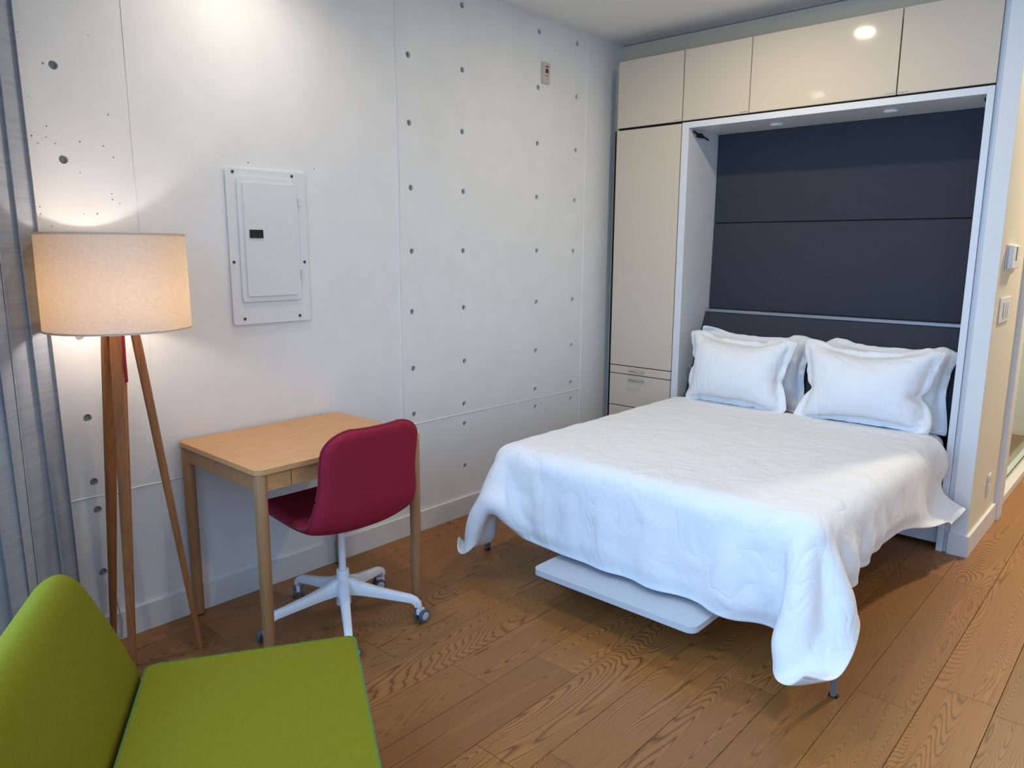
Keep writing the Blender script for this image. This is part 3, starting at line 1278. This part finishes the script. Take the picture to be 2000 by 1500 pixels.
# ------------------------------------------------------------------ desk
dk = thing('writing_desk', (0.31, 1.575, 0), 'small oak writing desk with round legs against the concrete wall', 'desk')
DX0, DX1, DY0, DY1 = 0.012, 0.612, 1.208, 1.946
b = BM()
prism(b, rounded_rect(DX0, DX1, DY0, DY1, 0.030, 8), 0.7085, 0.727)
bevel_rim(b, 0.004, 3, 50)
obj('tabletop', b, 'desk_oak', dk)
LR = 0.0225
for x in (DX0 + .026, DX1 - .026):
    for y in (DY0 + .026, DY1 - .026):
        b = BM()
        lathe(b, [(LR * .86, 0.006), (LR * .93, 0.012), (LR, 0.5), (LR, 0.7035), (LR - .002, 0.7075)], (x, y, 0), 24)
        lg = obj('leg', b, 'leg_oak', dk)
        b = BM()
        lathe(b, [(LR * .7, 0.0), (LR * .78, 0.003), (LR * .78, 0.008)], (x, y, 0), 20)
        obj('glide', b, 'glide', lg)
za, zb = 0.644, 0.7065
for y0, y1 in ((DY0 + .014, DY0 + .034), (DY1 - .034, DY1 - .014)):
    b = BM()
    box(b, DX0 + .045, DX1 - .045, y0, y1, za, zb, 0.001, 1)
    o = obj('apron', b, 'leg_oak', dk, smooth=False)
b = BM()
box(b, DX0 + .014, DX0 + .034, DY0 + .045, DY1 - .045, za, zb, 0.001, 1)
obj('apron', b, 'desk_oak', dk, smooth=False)
xf0, xf1 = DX1 - .034, DX1 - .014
for y0, y1 in ((DY0 + .045, 1.3465), (1.8075, DY1 - .045)):
    b = BM()
    box(b, xf0, xf1, y0, y1, za, zb, 0.001, 1)
    obj('apron', b, 'desk_oak', dk, smooth=False)
b = BM()
box(b, xf0, xf1, 1.3500, 1.8040, za, zb - .002, 0.001, 1)
dr = obj('drawer', b, 'desk_oak', dk, smooth=False)
b = BM()
box(b, DX0 + .07, xf0 - .001, 1.362, 1.792, za + .006, zb - .012)
obj('drawer_box', b, 'leg_oak', dr, smooth=False)

# ------------------------------------------------------------------ desk chair
CX, CY = 0.512, 1.604
SHX = 0.49          # the shell sits a little behind the column axis
ch = thing('desk_chair', (CX, CY, 0), 'burgundy upholstered swivel chair on white five-star base pushed to the desk', 'chair')


def cr(pts, n):
    """Catmull-Rom through points (numpy)"""
    P = np.array(pts, float)
    P = np.vstack([2 * P[0] - P[1], P, 2 * P[-1] - P[-2]])
    out = []
    segs = len(P) - 3
    for t in np.linspace(0, segs - 1e-9, n):
        i = int(t)
        f = t - i
        a, b_, c, d = P[i], P[i + 1], P[i + 2], P[i + 3]
        out.append(0.5 * ((2 * b_) + (-a + c) * f + (2 * a - 5 * b_ + 4 * c - d) * f * f + (-a + 3 * b_ - 3 * c + d) * f ** 3))
    return np.array(out)


# profile (forward, height, half width, side lift)
prof = cr([(0.235, 0.462, 0.195, 0.000),
           (0.215, 0.470, 0.205, 0.004),
           (0.10, 0.462, 0.226, 0.012),
           (-0.04, 0.452, 0.238, 0.022),
           (-0.14, 0.450, 0.240, 0.032),
           (-0.195, 0.470, 0.240, 0.038),
           (-0.222, 0.515, 0.237, 0.036),
           (-0.232, 0.575, 0.227, 0.030),
           (-0.238, 0.640, 0.216, 0.026),
           (-0.246, 0.715, 0.217, 0.024),
           (-0.256, 0.785, 0.214, 0.020),
           (-0.262, 0.822, 0.204, 0.016),
           (-0.264, 0.838, 0.192, 0.014)], 60)
nS, nU = len(prof), 29
tang = np.gradient(prof[:, :2], axis=0)
tang /= np.linalg.norm(tang, axis=1, keepdims=True)
nor = np.stack([tang[:, 1], -tang[:, 0]], 1)     # towards the sitter: up on the seat, forward on the back
if nor[5, 1] < 0:
    nor = -nor
mid = np.zeros((nS, nU, 3))
nn = np.zeros((nS, nU, 3))
sv = np.linspace(0, 1, nS)
arc = np.concatenate([[0], np.cumsum(np.linalg.norm(np.diff(prof[:, :2], axis=0), axis=1))])
tot = arc[-1]
for i in range(nS):
    f_, z_, w_, l_ = prof[i]
    # rounded ends
    for d_, R_ in ((arc[i], 0.055), (tot - arc[i], 0.085)):
        if d_ < R_:
            w_ = w_ - R_ * (1 - math.sqrt(max(0.0, 1 - (1 - d_ / R_) ** 2)))
    for j in range(nU):
        u = -1 + 2 * j / (nU - 1)
        lift = l_ * abs(u) ** 2.4
        ff = f_ + nor[i, 0] * lift
        zz = z_ + nor[i, 1] * lift
        mid[i, j] = (SHX - ff, 1.604 + u * w_, zz)
        nn[i, j] = (-nor[i, 0], 0, nor[i, 1])
uu = np.abs(np.linspace(-1, 1, nU))[None, :]
ee = np.minimum((1 - uu) * 0.22, np.minimum(arc, tot - arc)[:, None])
th = 0.004 + 0.019 * np.sqrt(np.clip(1 - (1 - np.clip(ee / 0.03, 0, 1)) ** 2, 0, 1))
shell = two_layer_mesh('upholstered_shell', mid + nn * th[..., None], mid - nn * th[..., None], 'red', ch, 1)
rim = [mid[0, j] for j in range(nU)] + [mid[i, -1] for i in range(1, nS)] + [mid[-1, j] for j in range(nU - 2, -1, -1)] + [mid[i, 0] for i in range(nS - 2, 0, -1)]
b = BM()
sweep(b, [tuple(p) for p in rim], 0.0048, 8, closed=True)
obj('piping', b, 'red_pipe', shell)
b = BM()
lathe(b, [(.0, .415), (.055, .415), (.060, .405), (.060, .398), (.020, .390), (.0, .390)], (CX, CY, 0), 28)
box(b, CX - .10, CX + .10, CY - .055, CY + .055, 0.412, 0.424, 0.003, 1)
obj('seat_plate', b, 'white_plastic', ch)
b = BM()
lathe(b, [(.014, .20), (.014, .405)], (CX, CY, 0), 24)
obj('gas_column', b, 'white_plastic', ch)
b = BM()
lathe(b, [(.016, .218), (.0235, .218), (.025, .215), (.0255, .14), (.030, .115), (.030, .075), (.024, .070), (.014, .069)], (CX, CY, 0), 28)
obj('hub', b, 'white_plastic', ch)
b = BM()
lathe(b, [(.010, .070), (.010, .028), (.008, .025)], (CX, CY, 0), 18)
obj('column_tip', b, 'caster_cap', ch)
b = BM()
sweep(b, [(CX + .02, CY + .05, .402), (CX + .05, CY + .15, .402), (CX + .055, CY + .19, .405)], 0.005, 8)
obj('height_lever', b, 'white_plastic', ch)
ARM0 = 40.0


def arm_mesh():
    bm = BM()
    st = [(0.018, .150, .052, .062, 0), (0.045, .148, .046, .060, 0), (0.085, .136, .038, .044, 0), (0.14, .124, .035, .036, 0), (0.21, .111, .032, .031, 0), (0.272, .0995, .030, .028, 0)]
    rings = []
    for r, z, w, h_, _ in st:
        t0 = 0.006
        sec = [(-w / 2, z - h_ / 2 - 0.0), (-w / 2, z + h_ / 2 - t0), (-w / 2 + t0, z + h_ / 2), (w / 2 - t0, z + h_ / 2), (w / 2, z + h_ / 2 - t0), (w / 2, z - h_ / 2)]
        rings.append([bm.verts.new((r, y, z_)) for y, z_ in sec])
    # turned-down end
    for r, z, w in ((0.292, .092, .029), (0.303, .080, .028), (0.306, .066, .026)):
        ang_ = {0.292: 35, 0.303: 65, 0.306: 88}[r]
        ca, sa = math.cos(math.radians(ang_)), math.sin(math.radians(ang_))
        hh = .013
        sec = [(-w / 2, -hh), (-w / 2, hh - .004), (-w / 2 + .005, hh), (w / 2 - .005, hh), (w / 2, hh - .004), (w / 2, -hh)]
        rings.append([bm.verts.new((r - .006 + sa * q, y, z + ca * q)) for y, q in sec])
    for A_, B_ in zip(rings[:-1], rings[1:]):
        for k in range(6):
            bm.faces.new((A_[k], A_[(k + 1) % 6], B_[(k + 1) % 6], B_[k]))
    bm.faces.new(rings[0])
    bm.faces.new(rings[-1])
    return bm


for k in range(5):
    a = math.radians(ARM0 + 72 * k)
    R_ = Matrix.Translation((CX, CY, 0)) @ Matrix.Rotation(a, 4, 'Z')
    obj('base_arm', transform(arm_mesh(), R_), 'white_plastic', ch, angle=50)
    # caster: fork plus twin wheels
    px, py = CX + .301 * math.cos(a), CY + .301 * math.sin(a)
    sw = a + (0.9, 2.4, -0.6, 0.5, 2.0)[k]
    C_ = Matrix.Translation((px, py, 0)) @ Matrix.Rotation(sw, 4, 'Z')
    b = BM()
    tube(b, (0, 0, .052), (0, 0, .069), .0085, .0085, 12)
    box(b, -.010, .026, -.0075, .0075, .030, .055, 0.004, 2)
    tube(b, (.014, -.024, .0255), (.014, .024, .0255), .004, .004, 8)
    cf = obj('caster', transform(b, C_), 'white_plastic', ch)
    for sy in (-1, 1):
        b = BM()
        am = Matrix.Rotation(math.pi / 2, 4, 'X')
        lathe(b, [(.0175, -.0075), (.0235, -.0075), (.0255, -.004), (.0255, .004), (.0235, .0075), (.0175, .0075)], (0, 0, 0), 22, axis_mat=am)
        transform(b, Matrix.Translation((.014, sy * .017, .0255)))
        w_ = obj('wheel', transform(b, C_), 'caster_grey', cf)
        b = BM()
        lathe(b, [(0, .0092), (.012, .0086), (.0172, .0077), (.0172, .003)], (0, 0, 0), 18, axis_mat=Matrix.Rotation(-sy * math.pi / 2, 4, 'X'))
        transform(b, Matrix.Translation((.014, sy * .017, .0255)))
        b2 = transform(b, C_)
        me_ = bpy.data.meshes.new('tmp')
        # the pale cap is joined to the wheel mesh as a second material
        b2.to_mesh(me_)
        b2.free()
        bmw = BM()
        bmw.from_mesh(w_.data)
        nf = len(bmw.faces)
        me_.transform(Matrix.Translation(-w_.location))
        bmw.from_mesh(me_)
        bmw.faces.ensure_lookup_table()
        for f_ in bmw.faces[nf:]:
            f_.material_index = 1
            f_.smooth = True
        bmw.to_mesh(w_.data)
        bmw.free()
        w_.data.materials.append(M['caster_cap'])

# ------------------------------------------------------------------ floor lamp
LX, LY = 0.243, 0.952
lp = thing('floor_lamp', (LX, LY, 0), 'wooden tripod floor lamp with lit cream drum shade beside the curtain', 'lamp')
legs = [((0.303, 1.114), (0.252, 0.992)), ((0.380, 0.845), (0.262, 0.936)), ((0.037, 0.905), (0.205, 0.930))]


def lamp_leg(p0, p1):
    bm = BM()
    a, c = Vector((p0[0], p0[1], 0.0)), Vector((p1[0], p1[1], 1.215))
    d = (c - a).normalized()
    rad = Vector((p0[0] - LX, p0[1] - LY, 0)).normalized()
    side = d.cross(rad).normalized()
    rd = side.cross(d).normalized()
    rings = []
    for t, w, h_ in ((0.0, .0085, .008), (0.15, .0115, .010), (0.6, .018, .0135), (0.93, .0215, .015), (1.0, .0205, .014)):
        c_ = a.lerp(c, t)
        ring = []
        for sx, sy in ((-1, -.6), (-1, .6), (-.75, 1), (.75, 1), (1, .6), (1, -.6), (.75, -1), (-.75, -1)):
            p = c_ + side * (w * sx) + rd * (h_ * sy)
            if t == 0.0:
                p.z = 0.0
            ring.append(bm.verts.new(p))
        rings.append(ring)
    for A_, B_ in zip(rings[:-1], rings[1:]):
        for k in range(8):
            bm.faces.new((A_[k], A_[(k + 1) % 8], B_[(k + 1) % 8], B_[k]))
    bm.faces.new(rings[0])
    bm.faces.new(rings[-1])
    return bm


for p0, p1 in legs:
    obj('leg', lamp_leg(p0, p1), 'lamp_wood', lp, angle=30)
b = BM()
lathe(b, [(0, 1.188), (.045, 1.188), (.048, 1.194), (.048, 1.216), (.045, 1.222), (0, 1.222)], (LX, LY, 0), 28)
obj('leg_hub', b, 'lamp_wood', lp)
b = BM()
lathe(b, [(0, 1.222), (.018, 1.222), (.018, 1.262), (.014, 1.266), (0, 1.266)], (LX, LY, 0), 20)
obj('bulb_socket', b, 'white_plastic', lp)
b = BM()
lathe(b, [(0, 1.266), (.013, 1.267), (.016, 1.275), (.027, 1.292), (.030, 1.308), (.024, 1.328), (.012, 1.338), (0, 1.3405)], (LX, LY, 0), 12)
obj('bulb', b, 'bulb', lp)
SR0, SR1, SZ0, SZ1 = 0.221, 0.2195, 1.203, 1.511
b = BM()
lathe(b, [(SR0, SZ0), (SR1, SZ1), (SR1 - .0018, SZ1), (SR0 - .0018, SZ0)], (LX, LY, 0), 72, close=True)
sh = obj('shade', b, 'shade', lp)
for r_, z_ in ((SR0 - .0009, SZ0 + .001), (SR1 - .0009, SZ1 - .001)):
    b = BM()
    lathe(b, [(r_ - .0028, z_ - .003), (r_ + .0022, z_ - .003), (r_ + .0022, z_ + .003), (r_ - .0028, z_ + .003)], (LX, LY, 0), 72, close=True)
    obj('rim_tape', b, 'shade', sh)
b = BM()
for k in range(3):
    a = math.radians(40 + 120 * k)
    tube(b, (LX + .016 * math.cos(a), LY + .016 * math.sin(a), SZ0 + .11), (LX + (SR0 - .003) * math.cos(a), LY + (SR0 - .003) * math.sin(a), SZ0 + .006), .002, .002, 6)
obj('shade_spider', b, 'white_plastic', lp)
b = BM()
sweep(b, [(0.30, 0.938, 1.275), (0.300, 0.938, 1.15), (0.300, 0.938, 1.030)], 0.0045, 8)
obj('pull_cord', b, 'cord_red', lp)
tag(lp.children[-1], 'dark red pull cord hanging below the shade')
b = BM()
sweep(b, [(0.045, 0.91, 0.30), (0.035, 0.93, 0.18), (0.028, 0.945, 0.08), (0.022, 0.94, 0.012), (0.03, 0.85, 0.006), (0.03, 0.76, 0.006)], 0.003, 8)
obj('power_cord', b, 'cord_white', lp)
# ------------------------------------------------------------------ sofa
S0 = Vector((1.273, 1.114, 0))
BK = -IN_DIR
SL = 0.86
sofa = thing('lounge_chair', S0 + L_DIR * (SL / 2) + BK * .35, 'armless moss green lounge chair in the foreground with its back to the curtain', 'chair')
SM = Matrix(((L_DIR.x, BK.x, 0, S0.x), (L_DIR.y, BK.y, 0, S0.y), (0, 0, 1, 0), (0, 0, 0, 1)))   # local (along, back, up)
b = BM()
prism(b, rounded_rect(0.0, SL, 0.0, 0.520, 0.022, 5), 0.275, 0.4185)
bevel_rim(b, 0.006, 3, 60)
bmesh.ops.subdivide_edges(b, edges=b.edges[:], cuts=1, use_grid_fill=True)
seat = obj('seat_cushion', transform(b, SM), 'green', sofa)
for z_ in (0.4165, 0.277):
    b = BM()
    sweep(b, [(x, y, z_) for x, y in rounded_rect(-.0005, SL + .0005, -.0005, 0.5205, 0.022, 5)], 0.0034, 8, closed=True)
    obj('piping', transform(b, SM), 'green_pipe', seat)
# back: profile (t, z) swept along the sofa, with a rounded far end
bp = cr([(0.532, 0.300, 0), (0.534, 0.390, 0), (0.552, 0.450, 0), (0.588, 0.540, 0), (0.630, 0.630, 0), (0.655, 0.673, 0), (0.682, 0.694, 0), (0.708, 0.693, 0), (0.738, 0.673, 0), (0.760, 0.635, 0), (0.775, 0.570, 0), (0.765, 0.44, 0), (0.745, 0.300, 0)], 44)[:, :2]
cenp = bp.mean(0)
b = BM()
rows_ = []
for s_, k_ in ((0.0, .90), (0.004, .955), (0.012, .985), (0.03, 1.0), (SL * .33, 1.0), (SL * .66, 1.0), (SL - .03, 1.0), (SL - .012, .985), (SL - .004, .955), (SL, .90)):
    rows_.append([b.verts.new((s_, *(cenp + (p - cenp) * k_))) for p in bp])
for A_, B_ in zip(rows_[:-1], rows_[1:]):
    for k in range(len(bp)):
        k2 = (k + 1) % len(bp)
        b.faces.new((A_[k], A_[k2], B_[k2], B_[k]))
b.faces.new(rows_[0])
b.faces.new(rows_[-1])
back = obj('back_cushion', transform(b, SM), 'green', sofa, angle=60)
b = BM()
box(b, 0.02, SL - .02, 0.02, 0.74, 0.215, 0.273, 0.006, 2)
obj('frame', transform(b, SM), 'dark_metal', sofa)
for x in (0.10, SL - .10):
    for y in (0.06, 0.68):
        b = BM()
        lathe(b, [(.013, 0.0), (.014, .004), (.020, .215)], (x, y, 0), 20)
        obj('leg', transform(b, SM), 'grey_steel', sofa)

# ------------------------------------------------------------------ curtain
cu = thing('curtain', (0.3, 0.62, 0.02), 'pale blue-grey slub curtain hanging in folds beside the lamp', 'curtain')
base_c = Vector((0.052, 0.782, 0))
n_s, n_z = 150, 40
length = 0.80
A = np.zeros((n_z, n_s, 3))
for i in range(n_z):
    zf = i / (n_z - 1)
    z_ = 0.015 + zf * 2.60
    for j in range(n_s):
        s_ = length * j / (n_s - 1)
        ph = 2 * math.pi * (s_ / 0.150) + 0.35 * math.sin(7 * s_) + 0.25 * math.sin(2.3 * zf + s_ * 9)
        amp = 0.034 * (0.75 + 0.35 * math.sin(11 * s_ + 1.0)) * (1.0 - 0.15 * zf)
        w_ = amp * math.sin(ph) + 0.28 * amp * math.sin(2 * ph + .8) - 0.012
        drift = 0.010 * (1 - zf) * math.sin(3.1 * zf + 14 * s_) + 0.012 * (1 - zf) ** 2
        p = base_c + L_DIR * (s_ + 0.018 * math.sin(2 * ph) - 0.006 * (1 - zf)) + IN_DIR * (w_ + drift)
        A[i, j] = (max(p.x, 0.022), p.y, z_)
n_ = normals_grid(A)
two_layer_mesh('cloth', A + n_ * 0.0008, A - n_ * 0.0008, 'curtain', cu, 1)
b = strip_between((base_c - IN_DIR * .02 + L_DIR * -.02), (base_c - IN_DIR * .02 + L_DIR * 4.2), IN_DIR, 0.03, 2.62, 2.655)
obj('track', b, 'trim_white', cu, smooth=False)

# ------------------------------------------------------------------ wall fittings
ep = thing('electrical_panel', (0.012, 1.655, 1.158), 'white metal breaker panel cover screwed to the concrete wall', 'electrical panel')


def wall_plate(bm, quad, d0, d1):
    """flat prism on the left wall; quad = [(y, z)] outline"""
    a = [bm.verts.new((d0, y, z)) for y, z in quad]
    c = [bm.verts.new((d1, y, z)) for y, z in quad]
    n = len(a)
    bm.faces.new(a)
    bm.faces.new(c[::-1])
    for i in range(n):
        bm.faces.new((a[i], a[(i + 1) % n], c[(i + 1) % n], c[i]))
    return bm


def rr_yz(y0, y1, z0, z1, r, seg=5):
    return rounded_rect(y0, y1, z0, z1, r, seg)


b = BM()
wall_plate(b, rr_yz(1.474, 1.832, 1.158, 1.778, 0.012), 0.001, 0.011)
bevel_rim(b, 0.004, 2, 60)
obj('cover_plate', b, 'panel_paint', ep)
b = BM()
wall_plate(b, rr_yz(1.516, 1.786, 1.250, 1.748, 0.014), 0.0112, 0.0175)
bevel_rim(b, 0.004, 2, 60)
pd = obj('panel_door', b, 'panel_paint', ep)
b = BM()
# sunk field of the door: sloped rim, flat field proud inside
wall_plate(b, rr_yz(1.538, 1.766, 1.272, 1.726, 0.008), 0.0174, 0.0225)
bevel_rim(b, 0.0045, 1, 60)
obj('raised_field', b, 'panel_paint', pd)
b = BM()
wall_plate(b, rr_yz(1.557, 1.616, 1.507, 1.540, 0.002), 0.0226, 0.0262)
obj('latch', b, 'black', pd)
tag(pd.children[-1], 'black rectangular latch')
for z_ in (1.36, 1.66):
    b = BM()
    tube(b, (.0165, 1.793, z_ - .016), (.0165, 1.793, z_ + .016), .004, .004, 10)
    obj('hinge', b, 'panel_paint', pd)
for y, z in ((1.505, 1.764), (1.768, 1.764), (1.489, 1.411), (1.812, 1.409), (1.522, 1.181), (1.777, 1.180)):
    b = BM()
    lathe(b, [(0, .0035), (.004, .003), (.0065, .0005), (.0065, -.001)], (.0115, y, z), 14, axis_mat=Matrix.Rotation(math.pi / 2, 4, 'Y'))
    obj('screw', b, 'screw', ep)

# control unit high on the wall
cu2 = thing('control_unit', (0.01, 3.43, 2.394), 'small cream wall control with a dark screen, high on concrete wall', 'control unit')
b = BM()
wall_plate(b, rr_yz(3.398, 3.463, 2.393, 2.505, 0.003), 0.001, 0.013)
bevel_rim(b, 0.002, 1, 60)
obj('housing', b, 'device', cu2)
b = BM()
wall_plate(b, rr_yz(3.405, 3.456, 2.402, 2.497, 0.002), 0.0132, 0.0155)
fp = obj('face_plate', b, 'device', cu2)
b = BM()
wall_plate(b, rr_yz(3.418, 3.443, 2.447, 2.470, 0.001), 0.0156, 0.0165)
obj('screen', b, 'screen', cu2)
b = BM()
for y, z, r in ((3.4195, 2.4815, .0042), (3.4300, 2.4815, .0046), (3.4405, 2.4810, .0050), (3.4300, 2.4880, .0030)):
    tube(b, (.0150, y, z), (.0164, y, z), r, r, 12)
obj('printed_mark', b, 'red_mark', cu2)
b = BM()
for y in (3.4220, 3.4385):
    wall_plate(b, rr_yz(y - .0050, y + .0050, 2.4300, 2.4360, .001), 0.0156, 0.0168)
obj('buttons', b, 'grey_mark', cu2)
b = BM()
wall_plate(b, rr_yz(3.4275, 3.4325, 2.4100, 2.4165, .001), 0.0156, 0.0168)
obj('indicator', b, 'grey_mark', cu2)

# socket behind the desk
so = thing('power_socket', (0.006, 1.262, 0.225), 'white wall socket plate behind the desk leg near the floor', 'socket')
b = BM()
wall_plate(b, rr_yz(1.226, 1.298, 0.222, 0.338, 0.004), 0.0005, 0.007)
bevel_rim(b, 0.002, 2, 60)
obj('plate', b, 'trim_white', so)
for z in (0.255, 0.305):
    b = BM()
    wall_plate(b, rr_yz(1.245, 1.279, z - .017, z + .017, 0.012), 0.0071, 0.0090)
    obj('outlet', b, 'trim_white', so)

# corridor wall fittings on the partition (plane x = 2.208)
PXW = 2.208


def xplate(bm, y0, y1, z0, z1, d0, d1, bev=0.002):
    box(bm, PXW + d0, PXW + d1, y0, y1, z0, z1, bev, 1)
    return bm


th_ = thing('thermostat', (PXW, 4.28, 1.38), 'grey and white thermostat on the cream corridor wall above the switches', 'thermostat')
obj('back_plate', xplate(BM(), 4.150, 4.420, 1.380, 1.500, .0005, .006), 'trim_white', th_)
obj('housing', xplate(BM(), 4.155, 4.350, 1.388, 1.496, .0062, .028, .004), 'panel_paint', th_)
obj('screen_slot', xplate(BM(), 4.24, 4.262, 1.425, 1.490, .0281, .0295, .0004), 'black', th_)
obj('dial', xplate(BM(), 4.36, 4.395, 1.398, 1.425, .0062, .014, .002), 'grey_mark', th_)
sw_ = thing('light_switch', (PXW, 4.27, 1.13), 'white three-gang light switch plate on the cream corridor wall', 'switch')
obj('plate', xplate(BM(), 4.140, 4.400, 1.131, 1.252, .0005, .006), 'trim_white', sw_)
for k in range(3):
    y = 4.215 + k * .052
    obj('rocker', xplate(BM(), y, y + .033, 1.156, 1.228, .0062, .010, .002), 'trim_white', sw_)
s2 = thing('power_socket', (PXW, 4.43, 0.23), 'white wall socket low on the cream corridor wall', 'socket')
obj('plate', xplate(BM(), 4.392, 4.470, 0.225, 0.330, .0005, .006), 'trim_white', s2)
for z in (0.236, 0.284):
    obj('outlet', xplate(BM(), 4.413, 4.449, z, z + .036, .0062, .0085, .001), 'trim_white', s2)

# bathroom glass screen
gs = thing('glass_screen', (2.17, 6.0, 0.055), 'pale green frameless glass screen standing on a white curb in the corridor', 'glass screen')
b = BM()
box(b, 2.145, 2.157, 4.90, 7.08, 0.075, 2.35, 0.001, 1)
obj('glass_panel', b, 'glass', gs, smooth=False)
b = BM()
box(b, 2.140, 2.162, 4.895, 7.085, 0.0555, 0.0745, 0.001, 1)
obj('bottom_channel', b, 'chrome', gs, smooth=False)
b = BM()
box(b, 2.140, 2.162, 4.834, 4.896, 0.0555, 2.35, 0.001, 1)
obj('wall_profile', b, 'trim_white', gs, smooth=False)
tb = thing('towel_rail', (1.04, 6.0, 0.9), 'dark towel rail on the tiled wall behind the green glass', 'rail')
b = BM()
sweep(b, [(1.001, 5.7, 0.9), (1.06, 5.7, 0.9), (1.06, 6.4, 0.9), (1.001, 6.4, 0.9)], 0.010, 10)
obj('bar', b, 'dark_metal', tb)
bl = downlight(1.6, 5.9, 'round ceiling downlight in the bathroom behind the glass', 50, (1.0, 0.96, 0.88))
